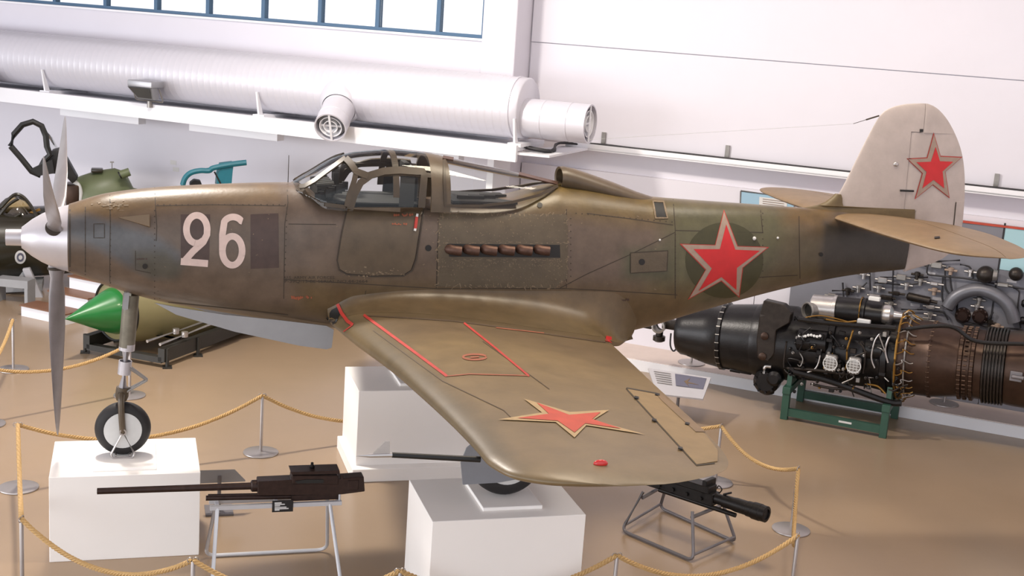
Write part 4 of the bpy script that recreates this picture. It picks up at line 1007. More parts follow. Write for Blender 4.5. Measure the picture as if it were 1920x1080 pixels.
# ================================================================== JET ENGINE AND STAND
EC = at_z(1470, 785).lerp(at_z(1690, 780), .5); EA = math.radians(-41); ED = V(math.cos(EA), math.sin(EA), 0); EN = V(ED.y, -ED.x, 0)
EC = V(EC.x, EC.y, 0)
def ep_(u, v, off=0.0):
    q = at_plane(u, v, EC+EN*off, EN); return q
def es(u, v, off=0.0): q = ep_(u, v, off); return (q-EC).dot(ED), q.z
eng = thing('jet_engine', 'large black and brown jet engine lying on a green stand', 'engine', EC+ZUP*.55)
c0, c1 = ep_(1290, 622), ep_(1900, 690)
EX = (c1-c0).normalized()
def es_(u): # station along engine axis for photo column u
    v = 622+(690-622)*(u-1290)/610; return (ep_(u, v)-c0).dot(EX)
def rad(u, vt, vb):
    a, b = ep_(u, vt), ep_(u, vb); return abs(a.z-b.z)/2
def sect(name, mat, prof, seg=48, par=None, ang=40): return obj(name, lathe(B(), c0, EX, [(es_(u), r) for u, r in prof], seg), mat, par or eng, angle=ang)
r1 = .335; r2 = .47
ik = sect('intake_casing', 'eng_black', [(1275, .28), (1282, .315), (1290, .32), (1330, .40), (1355, .43), (1358, .455), (1364, .455), (1366, .43), (1420, .47)])
g = B()
for k in range(26):
    an = 2*PI*k/26; _, a, b = frame(EX); p = c0+EX*es_(1361)+(a*math.cos(an)+b*math.sin(an))*.445; cyl(g, p-EX*.025, p+EX*.025, .012, .012, 6)
o = obj('bolts', g, 'steel', ik); o['kind'] = 'stuff'
sect('compressor_casing', 'eng_black', [(1420, .47), (1430, .49), (1490, .49), (1500, .46), (1560, .45), (1562, .47), (1572, .47), (1574, .44), (1640, .45), (1660, .47), (1662, .5), (1672, .5), (1674, .47), (1690, .47)])
tc_ = sect('turbine_casing', 'eng_brown', [(1690, .47), (1700, .47), (1705, .47), (1745, .475), (1748, .485), (1752, .475), (1800, .43), (1802, .455), (1808, .455), (1810, .43), (1822, .43), (1824, .455), (1830, .455), (1832, .43), (1845, .43)])
g = B()
for st_ in (1749, 1805, 1815, 1827):
    for k in range(44):
        an = 2*PI*k/44; _, a, b = frame(EX); p = c0+EX*es_(st_)+(a*math.cos(an)+b*math.sin(an))*(.475 if st_ < 1760 else .45); cyl(g, p-EX*.02, p+EX*.02, .011, .011, 6)
o = obj('bolts', g, 'eng_brown', tc_); o['kind'] = 'stuff'
prof = []
for k in range(7):
    u = 1846+6*k; prof += [(u, .44), (u+1, .475), (u+4, .475), (u+5, .44)]
sect('ribbed_ring', 'eng_dark', prof)
tp_ = sect('tail_pipe', 'eng_brown', [(1888, .45), (1895, .46), (2040, .52), (2044, .54), (2050, .54)])
g = B(); p = ep_(1905, 706, .48); box(g, p, (.14, .03, .12), (ED, EN, ZUP)); cyl(g, p-ED*.05+EN*.03, p+ED*.09+EN*.03, .025); obj('mount_fitting', bev(g, .006, 1), 'grey_tube', tp_)
# yellow fuel ring with curled lines
_, ea, eb = frame(EX)
def er(u, an, r): return c0+EX*es_(u)+(ea*math.cos(an)+eb*math.sin(an))*r
obj('fuel_ring', torus(B(), c0+EX*es_(1690), EX, .545, .016, 48, 8), 'brass', eng)
obj('fuel_ring', torus(B(), c0+EX*es_(1706), EX, .515, .011, 48, 8), 'steel', eng)
for k in range(26):
    an = 2*PI*k/26; d = (ea*math.cos(an)+eb*math.sin(an))
    pts = [er(1690, an, .545), er(1697, an+.03, .58), er(1704, an+.08, .565), er(1702, an+.13, .545), er(1708, an+.10, .52), er(1716, an+.05, .5), er(1722, an+.06, .48)]
    obj('fuel_line', tube(B(), smooth_path(pts, 4), .007, 5), 'brass' if k % 3 else 'steel', eng)
# combustion cans / accessory cylinders and mesh filters
for (u, v, L, r, mt) in ((1525, 640, .42, .15, 'eng_black'), (1640, 655, .26, .14, 'eng_black')):
    p = ep_(u, v, .36); obj('combustion_chamber', lathe(B(), p-EX*L*.5, EX, [(0, r*.7), (.03, r), (L-.03, r), (L, r*.7)], 28), mt, eng)
for (u, v) in ((1558, 680), (1602, 685)):
    p = ep_(u, v, .53); fo_ = obj('filter_housing', bev(box(B(), p, (.16, .1, .22), (ED, EN, ZUP)), .035, 3), 'steel', eng)
    g = B()
    for k in range(-1, 2): box(g, p+EN*.055+ED*.04*k, (.006, .006, .19), (ED, EN, ZUP))
    for k in range(-2, 3): box(g, p+EN*.055+ZUP*.035*k, (.14, .006, .006), (ED, EN, ZUP))
    torus(g, p+EN*.05, EN, .085, .008, 20, 6); obj('filter_grille', g, 'hub', fo_)
# front bearer plate with lug and lower gearbox
g = B(); prism(g, [ep_(u, v, .5) for u, v in ((1432, 563), (1470, 572), (1484, 588), (1480, 606), (1455, 620), (1452, 665), (1440, 678), (1420, 672), (1418, 640), (1424, 590))], -EN*.16); br = obj('bearer_plate', bev(g, .012, 1), 'eng_dark', eng, False)
for u, v in ((1434, 630), (1430, 668)): obj('lug', lathe(B(), ep_(u, v, .5), EN, [(0, .05), (.02, .05), (.03, .03)], 16), 'eng_brown', br)
g = B(); pb = ep_(1440, 712, .25)
lathe(g, pb-EN*.1, EN, [(0, .14), (.05, .17), (.2, .17), (.26, .12)], 22); lathe(g, pb+ED*.12+ZUP*.08, EN, [(0, .1), (.2, .1), (.24, .06)], 18); lathe(g, pb-ZUP*.12, -ZUP, [(0, .1), (.05, .1), (.08, .04)], 16)
for k in range(9): an = 2*PI*k/9; cyl(g, pb+EN*.14+ED*.13*math.cos(an)+ZUP*.13*math.sin(an), pb+EN*.19+ED*.13*math.cos(an)+ZUP*.13*math.sin(an), .018, .018, 8)
gb = obj('gearbox', g, 'eng_black', eng)
g = B(); tube(g, fillet_path([ep_(1432, 700, .45), ep_(1434, 686, .45), ep_(1446, 688, .45)], .04), .022, 10); obj('elbow', g, 'alu', gb)
# starter on top
p0, p1 = ep_(1518, 575, .12), ep_(1682, 592, .12); sd = (p1-p0).normalized(); Ls = (p1-p0).length
sto = obj('starter_unit', lathe(B(), p0, sd, [(.02, .12), (.04, .165), (Ls*.28, .17), (Ls*.285, .185), (Ls*.32, .185), (Ls*.325, .165)], 32), 'alu', eng)
obj('starter_body', lathe(B(), p0+sd*Ls*.32, sd, [(0, .165), (.02, .17), (Ls*.3, .17), (Ls*.305, .185), (Ls*.33, .185), (Ls*.34, .16), (Ls*.52, .15)], 32), 'eng_black', sto)
obj('starter_nose', lathe(B(), p0+sd*Ls*.84, sd, [(0, .12), (.05, .13), (.1, .12), (.14, .06), (.24, .04)], 24), 'alu', sto)
q = p0+sd*.08+EN*.1-ZUP*.02; obj('air_inlet', lathe(B(), q, (EN*.75-sd*.6), [(0, .10), (.09, .105), (.10, .115), (.115, .11), (.115, .095), (.06, .09)], 28, False), 'steel', sto)
obj('inlet_throat', lathe(B(), q+(EN*.75-sd*.6).normalized()*.07, (EN*.75-sd*.6), [(0, .094), (.005, .09)], 24), 'black', sto)
obj('clamp_pipe', torus(B(), p0+sd*Ls*.60, sd, .19, .008, 30, 6), 'brass', sto)
g = B(); box(g, ep_(1620, 603, .42), (.16, .06, .06), (ED, EN, ZUP)); box(g, ep_(1640, 560, .3), (.14, .08, .05), (ED, EN, ZUP)); bev(g, .008, 1); obj('connector_block', g, 'hub', sto)
# pipework
r_ = random.Random(11)
for (pts, rr, mt) in (([(1490, 597), (1560, 606), (1680, 616)], .035, 'eng_black'), ([(1480, 695), (1560, 716), (1660, 752), (1690, 756)], .04, 'eng_black'), ([(1470, 690), (1530, 694), (1590, 702)], .02, 'eng_dark'),
    ([(1600, 618), (1590, 650), (1588, 655)], .012, 'brass'), ([(1588, 655), (1586, 690), (1572, 694)], .012, 'brass'), ([(1620, 720), (1645, 724), (1660, 738)], .012, 'brass'), ([(1545, 598), (1580, 604), (1606, 602)], .012, 'brass'),
    ([(1500, 598), (1540, 592), (1600, 606)], .008, 'brass'), ([(1650, 625), (1640, 640), (1634, 670), (1640, 690)], .01, 'alu'), ([(1668, 630), (1660, 655), (1665, 680)], .012, 'alu'), ([(1475, 640), (1470, 690), (1490, 705)], .012, 'eng_dark'),
    ([(1520, 720), (1560, 728), (1600, 730)], .018, 'eng_dark'), ([(1690, 618), (1780, 612), (1830, 640), (1920, 645)], .025, 'eng_black'), ([(1540, 655), (1530, 690), (1500, 702)], .01, 'alu'), ([(1610, 640), (1622, 660), (1618, 700)], .014, 'eng_dark')):
    obj('pipe', tube(B(), smooth_path([ep_(u, v, .5) for u, v in pts], 6), rr, 8), mt, eng)
for k in range(95):
    u, v = r_.uniform(1480, 1685), r_.uniform(622, 735); p = ep_(u, v, r_.uniform(.44, .52)); g = B(); t_ = r_.random()
    if t_ < .4: lathe(g, p, EN, [(0, .02), (.03, .02), (.035, .012), (.06, .01)], 8)
    elif t_ < .7: box(g, p, (r_.uniform(.03, .09), .05, r_.uniform(.03, .07)), (ED, EN, ZUP)); bev(g, .006, 1)
    else: tube(g, smooth_path([p, p+ED*r_.uniform(-.1, .1)+EN*.05, p+ED*r_.uniform(-.15, .15)+ZUP*r_.uniform(-.15, .15)+EN*.02, p+ZUP*r_.uniform(-.2, .2)], 4), .008, 6)
    obj('fitting', g, r_.choice(['steel', 'eng_dark', 'eng_dark', 'eng_black', 'brass', 'steel', 'eng_black', 'eng_black']), eng)
for k in range(8): p = ep_(1500+5.5*k, 630+1.5*math.sin(k*1.3), .5); obj('connector', lathe(B(), p, EN+ZUP*.3, [(0, .018), (.04, .018), (.045, .01)], 8), 'hub', eng)
for u, v in ((1400, 700), (1380, 697), (1360, 690), (1340, 683), (1320, 676), (1300, 668)):
    obj('lower_fitting', bev(box(B(), ep_(u, v-3, .15), (.15, .1, .05), (ED, EN, ZUP)), .012, 2), 'eng_black', eng)
# small pump at the front
q = ep_(1238, 610, .05); pu = obj('front_pump', lathe(B(), q-EN*.1, EN, [(0, .07), (.02, .085), (.13, .085), (.15, .095), (.2, .095), (.205, .07), (.13, .06)], 28, False), 'steel', eng)
g = B(); lathe(g, q-ZUP*.08, -ZUP, [(0, .05), (.06, .05), (.07, .085), (.13, .085), (.15, .05)], 20); obj('pump_bowl', g, 'eng_dark', pu)
g = B(); box(g, ep_(1258, 608), (.22, .12, .13), (ED, EN, ZUP)); box(g, ep_(1212, 612), (.16, .06, .05), (ED, EN, ZUP)); bev(g, .012, 2); cyl(g, ep_(1258, 608), ep_(1290, 615), .06); obj('pump_bracket', g, 'eng_dark', pu)
obj('hose', tube(B(), smooth_path([ep_(1269, 600, .1), ep_(1272, 610, .1), ep_(1274, 640, .1), ep_(1264, 658, .1), ep_(1257, 648, .1), ep_(1258, 625, .1)], 6), .012, 8), 'cable', pu)
# stand
es1 = thing('engine_stand', 'dark green steel frame stand carrying the jet engine', 'stand', EC)
cs = [at_z(1470, 785), at_z(1655, 820), at_z(1500, 744), at_z(1688, 778)]
hl = (cs[1]-cs[0]); hl.z = 0; GX = hl.normalized(); GYv = V(-GX.y, GX.x, 0); wq = .95
cs = [cs[0], cs[1], cs[0]+GYv*wq, cs[1]+GYv*wq]
for i, c_ in enumerate(cs): obj('leg', bev(box(B(), V(c_.x, c_.y, .17), (.09, .09, .34), (GX, GYv, ZUP)), .004, 1), 'green_stand', es1, False)
for a_, b_2 in ((0, 1), (2, 3)):
    obj('lower_rail', box(B(), cs[a_].lerp(cs[b_2], .5)+ZUP*.10, (hl.length-.09, .06, .10), (GX, GYv, ZUP)), 'green_stand', es1, False)
for a_, b_2 in ((0, 2), (1, 3)):
    m = cs[a_].lerp(cs[b_2], .5); obj('cross_beam', bev(box(B(), m+ZUP*.385, (.1, wq+.12, .09), (GX, GYv, ZUP)), .004, 1), 'green_stand', es1, False)
    g = B(); prism(g, [V(m.x, m.y, .43)+GYv*y+GX*-.03+ZUP*z for y, z in ((-.42, 0), (.42, 0), (.4, .2), (.28, .12), (-.28, .12), (-.4, .2))], GX*.06); obj('saddle', g, 'green_stand', es1, False)
pz = cs[0].lerp(cs[1], .62)-GYv*.032+ZUP*.11; obj('label_plate', box(B(), pz, (.16, .004, .025), (GX, GYv, ZUP)), 'print_white', es1, False)

# ================================================================== SYSTEM BOARD ON THE WALL
BOF = .16; sb0, zb_ = wpx(1560, 560, BOF); 
def bp_(u, v, off=.0): return at_plane(u, v, WO+WN*(BOF+off), WN)
s0 = wpx(1480, 560, BOF)[0]; zt0 = wpx(1860, 424, BOF)[1]
bo = thing('system_board', 'large grey board covered with pipes, valves and pumps behind the engine', 'display board', W(5.5, BOF-.1, .16))
s_split = wpx(1880, 450, BOF)[0]
obj('panel', wbox(s0, s_split-.005, BOF-.04, BOF, .16, zt0), 'board', bo, False)
obj('panel', wbox(s_split+.005, 8.6, BOF-.04, BOF, zt0-.55, zt0), 'board_blue', bo, False); obj('panel', wbox(s_split+.005, 8.6, BOF-.04, BOF, .16, zt0-.555), 'board', bo, False)
obj('top_edge', wbox(s0, 8.6, BOF-.06, BOF+.01, zt0, zt0+.025), 'red_faded', bo, False)
obj('joint', wbox(s_split-.012, s_split+.012, BOF, BOF+.004, .3, zt0+.06), 'cable', bo, False)
def bpipe(pts, r=.012, mt='cable', off=.05): obj('pipe', tube(B(), fillet_path([bp_(u, v, off) for u, v in pts], .05, 4), r, 6), mt, bo)
for pts in ([(1760, 490), (1740, 494), (1737, 515), (1810, 522), (1920, 542)], [(1760, 490), (1800, 488)], [(1772, 497), (1772, 540), (1780, 552), (1790, 552)], [(1780, 500), (1783, 535), (1786, 548)], [(1800, 496), (1820, 500), (1825, 522)],
            [(1650, 520), (1740, 520)], [(1640, 530), (1700, 535), (1730, 530)], [(1768, 520), (1766, 560), (1775, 580)], [(1675, 505), (1672, 600)], [(1560, 545), (1610, 545), (1625, 530)], [(1720, 580), (1770, 585), (1778, 600)], [(1690, 580), (1730, 580)],
            [(1630, 500), (1632, 545)], [(1580, 530), (1582, 560)], [(1900, 540), (1912, 545), (1908, 575), (1914, 615)], [(1800, 600), (1850, 612), (1918, 618)], [(1795, 570), (1792, 600), (1810, 610), (1850, 605), (1862, 585)], [(1660, 480), (1700, 487), (1740, 500)]): bpipe(pts)
arcp = [(1776, 578), (1788, 560), (1808, 548), (1832, 543), (1856, 548), (1880, 562), (1894, 580), (1902, 604)]
obj('air_duct_arch', tube(B(), smooth_path([bp_(u, v, .09) for u, v in arcp], 6), .085, 18), 'pipe_grey', bo)
obj('pressure_sphere', ball(B(), bp_(1848, 515, .1), .115, (1, 1, 1), 24, 16), 'eng_dark', bo); obj('sphere_valve', lathe(B(), bp_(1862, 516, .1), WD, [(0, .08), (.05, .07), (.06, .03)], 16), 'steel', bo)
obj('pressure_sphere', ball(B(), bp_(1905, 514, .1), .09, (1, 1, 1), 20, 14), 'eng_dark', bo)
for (u, v) in ((1806, 590), (1838, 592)):
    g = B(); lathe(g, bp_(u, v, 0), WN, [(0, .1), (.06, .1), (.08, .08), (.12, .06)], 20)
    for k in range(8): cyl(g, bp_(u, v, .06)+WD*.08*math.cos(k*.785)+ZUP*.08*math.sin(k*.785), bp_(u, v, .1)+WD*.08*math.cos(k*.785)+ZUP*.08*math.sin(k*.785), .014, .014, 6)
    obj('pump', g, 'gunmetal', bo)
for (u, v) in ((1915, 568), (1912, 600)): obj('actuator', lathe(B(), bp_(u, v, .07), WD, [(0, .03), (.02, .05), (.5, .05)], 16), 'eng_black', bo)
obj('actuator', lathe(B(), bp_(1700, 555, .06), WD-ZUP*.08, [(0, .03), (.02, .055), (.3, .055), (.32, .02), (.4, .02)], 16), 'eng_dark', bo)
r_ = random.Random(5)
spots = [(1756, 497), (1783, 507), (1752, 532), (1752, 545), (1745, 575), (1744, 590), (1820, 510), (1880, 534), (1836, 562), (1832, 575), (1726, 527), (1700, 535), (1680, 550), (1655, 525), (1648, 540), (1662, 558), (1610, 540), (1590, 545), (1670, 570), (1690, 520), (1720, 515), (1856, 605), (1870, 612), (1735, 600), (1700, 600), (1560, 555), (1620, 515), (1640, 555)]
for (u, v) in spots:
    p = bp_(u, v, .05); g = B(); t_ = r_.random()
    if t_ < .5:
        lathe(g, p-ZUP*.06, ZUP, [(0, .025), (.05, .025), (.055, .04), (.09, .04), (.1, .02)], 12); cyl(g, p-WD*.08, p+WD*.08, .016)
    else:
        box(g, p, (r_.uniform(.08, .16), .07, r_.uniform(.04, .09)), WAX); bev(g, .01, 1); cyl(g, p-WD*.1, p+WD*.12, .014)
    obj('valve', g, r_.choice(['steel', 'alu', 'eng_dark', 'border', 'steel']), bo)
for (u, v) in ((1757, 560), (1716, 572), (1745, 513), (1897, 527), (1820, 588)): p = bp_(u, v, .003); obj('name_tag', box(B(), p, (.12, .004, .04), WAX), 'paper', bo, False)
g = B(); cyl(g, bp_(1826, 447, .05), bp_(1848, 440, .05), .016); cyl(g, bp_(1818, 450, .03), bp_(1830, 446, .05), .008); obj('lever', g, 'alu', bo)
# notice board behind the tail
nb = thing('notice_board', 'pale blue notice board on the wall behind the tail', 'notice board', W(wpx(1440, 400, .08)[0], .05, 1.9))
c_ = [at_plane(u, v, WO+WN*.08, WN) for u, v in ((1389, 358), (1490, 371), (1486, 440), (1386, 428))]
obj('backing', prism(B(), c_, -WN*.03), M('notice_blue', (150, 182, 202), .5), nb, False)
g = B(); tube(g, [p+WN*.0 for p in c_]+[c_[0]], .012, 4); obj('frame', g, 'steel', nb)
obj('sheet', prism(B(), [at_plane(u, v, WO+WN*.082, WN) for u, v in ((1424, 369), (1476, 375), (1474, 420), (1422, 414))], WN*.003), 'print_white', nb, False)
g = B()
for k in range(7): a_, b_2 = at_plane(1430, 373+4*k, WO+WN*.09, WN), at_plane(1470, 378+4*k, WO+WN*.09, WN); cyl(g, a_, b_2, .004, .004, 4)
obj('lettering', g, 'border', nb)

# ================================================================== GREEN NOSED JET ON ITS TROLLEY
MD = V(.80, .60, 0).normalized(); MN = V(MD.y, -MD.x, 0)
mr = at_y(213, 583, 6.15); mz = mr.z; mtip = None
mig = thing('jet_nose_section', 'olive jet with a bright green nose cone resting on a dark trolley', 'aircraft', V(mr.x, mr.y, .15))
for L in (np.linspace(.3, 2.2, 40)):
    u, v = to_px(mr-MD*L)
    if u < 126: break
mtL = float(L)
obj('fuselage', lathe(B(), mr, MD, [(0, .40), (.01, .425), (.25, .46), (1.0, .52), (2.2, .58), (3.5, .62), (6, .64)], 56, True), 'mig_olive', mig)
obj('intake_lip', lathe(B(), mr-MD*.02, MD, [(.2, .36), (.01, .385), (0, .40), (.01, .418), (.10, .438)], 56, False), 'black', mig)
obj('intake_throat', lathe(B(), mr+MD*.02, MD, [(0, .395), (.01, .39)], 40), 'black', mig)
obj('nose_cone', lathe(B(), mr-MD*mtL, MD, [(0, .005), (.02, .012), (mtL*.5, .165), (mtL*.85, .275), (mtL+.0, .315), (mtL+.03, .31)], 56), 'green_cone', mig)
# canopy of the green nosed jet, hinged open
zc_ = V(0, 0, 0); CP = 8.2
def cp(u, v, dy=0): return at_y(u, v, CP+dy)
can = obj('canopy_frame', tube(B(), smooth_path([cp(342, 349), cp(347, 334), cp(358, 324), cp(375, 320), cp(392, 320), cp(400, 315), cp(430, 309), cp(462, 305)], 5), .04, 8), 'teal', mig)
obj('canopy_frame', tube(B(), smooth_path([cp(342, 349, .5), cp(350, 330, .5), cp(368, 320, .5), cp(392, 318, .5), cp(425, 308, .5), cp(462, 303, .5)], 5), .03, 8), 'teal', mig)
g = B(); prism(g, [cp(u, v) for u, v in ((414, 311), (438, 308), (436, 325), (434, 350), (406, 350), (408, 330))], V(0, .4, 0)); obj('rear_bulkhead', g, 'teal', mig, False)
g = B(); cyl(g, cp(402, 322), cp(414, 345), .012); obj('canopy_strut', g, 'black', mig)
g = B(); prism(g, [cp(u, v, .1) for u, v in ((356, 344), (364, 338), (376, 340), (380, 350), (356, 350))], V(0, .2, 0)); obj('headrest', bev(g, .01, 1), 'black', mig, False)
# cockpit body under it, out of sight behind the fighter
g = B(); q0 = cp(395, 345, .25)
loft(g, [[V(q0.x, q0.y, 0)+MD*s+MN*(w*math.cos(2*PI*j/24))+ZUP*(zc+h*math.sin(2*PI*j/24)) for j in range(24)] for s, w, zc, h in ((-1.3, .05, mz+.45, .05), (-.8, .3, mz+.55, q0.z-.25-mz-.45), (.5, .34, mz+.5, max(.1, q0.z-.15-mz-.5)), (1.6, .3, mz+.4, .5), (3, .1, mz+.3, .2))]); obj('cockpit_body', g, 'mig_olive', mig)
# trolley
tro = thing('trolley', 'low dark steel trolley under the green nosed jet', 'trolley', V(mr.x, mr.y, 0))
k0, k1, k2 = at_z(162, 664), at_z(302, 690), at_z(448, 634)
TX = (k2-k1); TX.z = 0; Lt = TX.length; TX.normalize(); TY = V(-TX.y, TX.x, 0)
wq = abs((k0-k1).dot(TY)); sgn = 1 if (k0-k1).dot(TY) > 0 else -1; Lt = 3.2
for s in (0, 1): obj('side_beam', box(B(), V(k1.x, k1.y, .17)+TY*sgn*wq*s+TX*Lt/2, (Lt, .1, .18), (TX, TY, ZUP)), 'trolley', tro, False)
for s in (.05, 1.6, 3.1): obj('cross_beam', box(B(), V(k1.x, k1.y, .1)+TY*sgn*wq/2+TX*s, (.1, wq, .08), (TX, TY, ZUP)), 'trolley', tro, False)
for a_ in (.05, .75, 2.4):
    for s in (0, 1):
        g = B(); p = V(k1.x, k1.y, 0)+TY*sgn*wq*s+TX*a_-TY*sgn*(.06 if s == 0 else -.06); cyl(g, p, p+ZUP*.26, .025); box(g, p+ZUP*.01, (.12, .12, .02)); obj('jack_foot', g, 'trolley', tro)
g = B(); prism(g, [V(k1.x, k1.y, .26)+TX*.5+TY*sgn*a_ for a_ in (.1, wq-.1)]+[V(k1.x, k1.y, .26)+TX*.5+TY*sgn*(wq*.5+a_)+ZUP*.0 for a_ in (.2, -.2)], TX*.1); obj('cradle', g, 'trolley', tro, False)
# silver rods lying on the trolley
for k, (a_, b_2) in enumerate((((276, 640), (392, 600)), ((300, 646), (400, 606)))):
    pa, pb2 = at_z(*a_, .32), at_z(*b_2, .40)
    g = B(); tube(g, fillet_path([pa, pb2, pb2+TX*.5+ZUP*.03], .05), .022, 8); cyl(g, pa.lerp(pb2, .45)-ZUP*.03, pa.lerp(pb2, .45)+ZUP*.04, .045)
    tag(obj('silver_rod', g, 'alu'), ['upper silver rod lying on the dark trolley beside the jet', 'lower silver rod lying on the dark trolley beside the jet'][k], 'rod', 'rods on the trolley')

# ================================================================== DARK JET WITH ROUNDEL
GYY = 9.6
def jp(u, v, dy=0): return at_y(u, v, GYY+dy)
JD = V(.97, .24, 0).normalized()
jc = jp(20, 468); jet = thing('jet_aircraft', 'dark green jet with open canopy and blue white roundel at the left edge', 'aircraft', V(jc.x, jc.y, 0))
rb_ = []
for s, r, dz in ((-4.5, .05, -.25), (-4.0, .2, -.22), (-3, .38, -.12), (-1.6, .5, -.02), (-.5, .55, .0), (.6, .56, .02), (1.5, .55, .06), (2.4, .52, .14), (4.5, .5, .18), (7.5, .35, .22)):
    c_ = jc+JD*s+V(JD.y, -JD.x, 0)*-.55+ZUP*dz; nn = V(JD.y, -JD.x, 0)
    rb_.append([c_+nn*(r*math.cos(2*PI*j/40))+ZUP*(r*1.0*math.sin(2*PI*j/40)) for j in range(40)])
jb = loft(B(), rb_); BV_J = bvh_of(jb); jo = obj('fuselage', jb, 'gnat_dark', jet)
for rx_, ry_, mt, of in ((10.5, 12.5, 'print_white', .006), (6.8, 8.2, 'sign_dark', .010), (3.6, 4.2, 'print_white', .014)):
    obj('roundel', patch(arc(38, 482, rx_, ry_, 0, 345, 24), BV_J, of, 0, 40), mt, jo)
# windscreen in amber perspex with frames
wsp = [(-30, 420), (-10, 390), (10, 372), (25, 365), (45, 370), (60, 385), (72, 405)]
g = B(); rings = []
for (u, v) in wsp:
    p = jp(u, v, .55); b_2 = jp(u, 428, .55); h_ = max(.02, p.z-b_2.z); rings.append([V(p.x, p.y+.32*math.cos(PI*j/14)*min(1, .4+h_), b_2.z+h_*math.sin(PI*j/14)) for j in range(15)])
obj('windscreen', loft(g, rings, False, False), 'glass_amber', jet)
for pts in ([(0, 392), (25, 366), (42, 368), (58, 386), (72, 410)], [(-20, 418), (10, 416), (40, 400)], [(-5, 410), (15, 385), (35, 372)]): obj('windscreen_frame', tube(B(), smooth_path([jp(u, v, .28) for u, v in pts], 5), .028, 6), 'gnat_dark', jet)
obj('cockpit_coaming', bev(box(B(), jp(40, 412, .55), (1.0, .4, .14)), .03), 'gnat_dark', jet); g = B(); box(g, jp(55, 400, .4), (.35, .04, .04), (V(.9, 0, .4).normalized(), V(0, 1, 0), V(-.4, 0, .9).normalized())); obj('handle_bar', g, 'brass', jet, False)
obj('nose_deck', tube(B(), [jp(60, 408, .6), jp(120, 385, .7)], .18, 16), 'gnat_dark', jet)
# open canopy tilted up
fr_ = [(20, 274), (26, 252), (42, 234), (62, 228), (78, 236), (86, 255), (88, 275), (94, 290), (84, 300), (76, 315), (72, 329), (60, 322), (40, 297), (20, 274)]
cfo = obj('canopy_frame', tube(B(), [jp(u, v) for u, v in fr_], .045, 8), 'black', jet)
lo = [jp(u, v) for u, v in fr_[:-1]]; far_c = jp(140, 330, .5)
hi = [p.lerp(far_c, .62)+V(0, .15, 0) for p in lo]
g = B(); loft(g, [lo[3:9], [p.lerp(q, .5)+V(.0, .05, .05) for p, q in zip(lo[3:9], hi[3:9])], hi[3:9]], False, False); obj('canopy_glass', g, 'glass', cfo)
g = B(); prism(g, [jp(u, v, .15) for u, v in ((76, 328), (86, 300), (97, 284), (112, 280), (126, 300), (146, 336), (136, 345), (118, 326), (90, 326))], V(0, .35, 0)); obj('canopy_fairing', bev(g, .02, 2), 'sign_black', jet)
g = B(); prism(g, [jp(u, v, -.05) for u, v in ((57, 318), (72, 330), (102, 325), (98, 300), (84, 305))], V(0, .1, 0)); obj('canopy_skirt', g, 'black', jet, False)
# spine
g = B(); rings = []
for u, vt, vb, r in ((140, 335, 392, .28), (150, 330, 392, .33), (180, 320, 392, .36), (215, 315, 392, .34), (235, 322, 392, .28), (250, 352, 395, .2), (330, 372, 400, .12)):
    t_, b_2 = jp(u, vt, .65), jp(u, vb, .65); h_ = (t_.z-b_2.z); rings.append([V(t_.x, t_.y+r*math.cos(PI*j/16), b_2.z+h_*abs(math.sin(PI*j/16))**.75) for j in range(17)])
obj('spine_fairing', loft(g, rings, False, False), 'gnat_olive', jet)
obj('cockpit_rim', tube(B(), smooth_path([jp(134, 338, .35), jp(146, 346, .35), jp(151, 362, .35), jp(148, 385, .35)], 5), .035, 8), 'hub', jet)
obj('ejection_seat', bev(box(B(), jp(137, 364, .5), (.2, .4, .35)), .03), 'eng_brown', jet)
g = B(); cyl(g, jp(226, 328, .3), jp(243, 322, .3), .07, .065, 16); obj('spine_inlet', g, 'gnat_olive', jet); g = B(); cyl(g, jp(224, 329, .28), jp(226, 328, .28), .06, .06, 16); obj('inlet_bore', g, 'black', jet)
g = B(); cyl(g, jp(210, 316, .6), jp(210, 304, .6), .008, .008, 6); box(g, jp(210, 304, .6), (.06, .02, .02)); obj('antenna', g, 'steel', jet)
obj('top_hatch', bev(box(B(), jp(182, 319, .55), (.18, .2, .06)), .015), 'gnat_dark', jet)
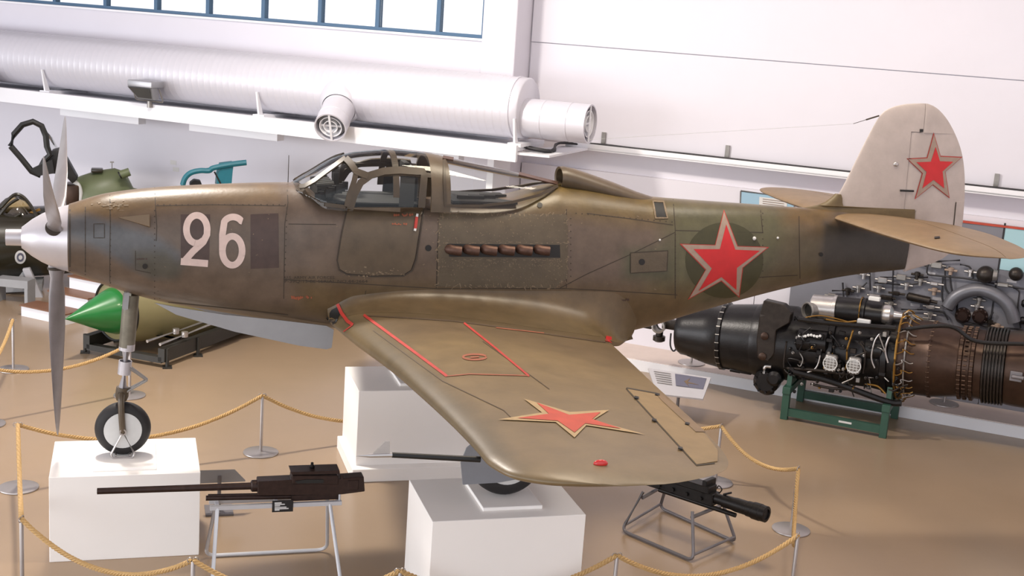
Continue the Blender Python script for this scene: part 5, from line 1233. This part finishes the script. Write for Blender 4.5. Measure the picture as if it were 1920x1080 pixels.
# gear leg and wheel door
g = B(); a_, b_2 = jp(48, 508, -.1), jp(76, 562, -.1); prism(g, [a_+V(-.05, 0, .02), a_+V(.06, 0, .04), b_2+V(.05, 0, 0), b_2+V(-.08, 0, 0)], V(0, .12, 0)); obj('gear_leg', bev(g, .008, 1), 'paper', jet, False)
g = B(); prism(g, [jp(u, v, -.05) for u, v in ((20, 540), (42, 510), (52, 505), (50, 530), (40, 545))], V(0, .05, 0)); obj('gear_door', g, 'grey_paint', jet, False)
g = B(); p = jp(15, 545, .1); prism(g, [p+V(-.9, 0, -.08), p+V(.5, 0, .0), p+V(.5, 0, .12), p+V(-.9, 0, .04)], V(0, .5, 0)); obj('wing_panel', g, 'grey_paint', jet, False)

# ================================================================== STEPS
stp = thing('steps', 'white wooden steps with brown treads beside the dark jet', 'steps', at_z(100, 590))
def steps_at(a_, b_2, h_, depth):
    d = (b_2-a_).normalized(); nn = V(-d.y, d.x, 0)
    obj('riser', prism(B(), [a_, b_2, b_2+nn*depth, a_+nn*depth], V(0, 0, h_-.02)), 'trimw', stp, False)
    obj('tread', prism(B(), [q+V(0, 0, h_-.02) for q in (a_-nn*.02-d*.02, b_2-nn*.02+d*.02, b_2+nn*depth+d*.02, a_+nn*depth-d*.02)], V(0, 0, .02)), 'step_top', stp, False)
    return nn
fa, fb2 = at_z(40, 592), at_z(122, 610); nn_ = steps_at(fa, fb2, .17, .34); dd_ = (fb2-fa).normalized()
steps_at(fa+nn_*.345+dd_*.2, fb2+nn_*.345+dd_*.1, .36, .3); steps_at(fa+nn_*.65+dd_*.3, fb2+nn_*.65+dd_*.15, .55, .3)
bx = thing('display_box', 'white box with brown top standing behind the propeller blade', 'box', at_z(145, 588))
a_, b_2 = at_z(131, 582), at_z(164, 590); d = (b_2-a_).normalized(); nn = V(-d.y, d.x, 0)
obj('box_body', prism(B(), [a_, b_2, b_2+nn*.5, a_+nn*.5], V(0, 0, .22)), 'trimw', bx, False); obj('box_top', prism(B(), [q+V(0, 0, .22) for q in (a_, b_2, b_2+nn*.5, a_+nn*.5)], V(0, 0, .015)), 'step_top', bx, False)
gb_ = thing('low_bench', 'low white bench with a square opening at the left edge', 'bench', at_z(15, 555))
a_, b_2 = at_z(-10, 566), at_z(52, 572); d = (b_2-a_).normalized(); nn = V(-d.y, d.x, 0)
obj('seat_slab', prism(B(), [q+V(0, 0, .25) for q in (a_, b_2, b_2+nn*.25, a_+nn*.25)], V(0, 0, .12)), 'grey_paint', gb_, False)
for f_ in (.0, .9): q = a_.lerp(b_2, f_); obj('bench_leg', prism(B(), [q, q+d*.05, q+d*.05+nn*.25, q+nn*.25], V(0, 0, .25)), 'grey_paint', gb_, False)
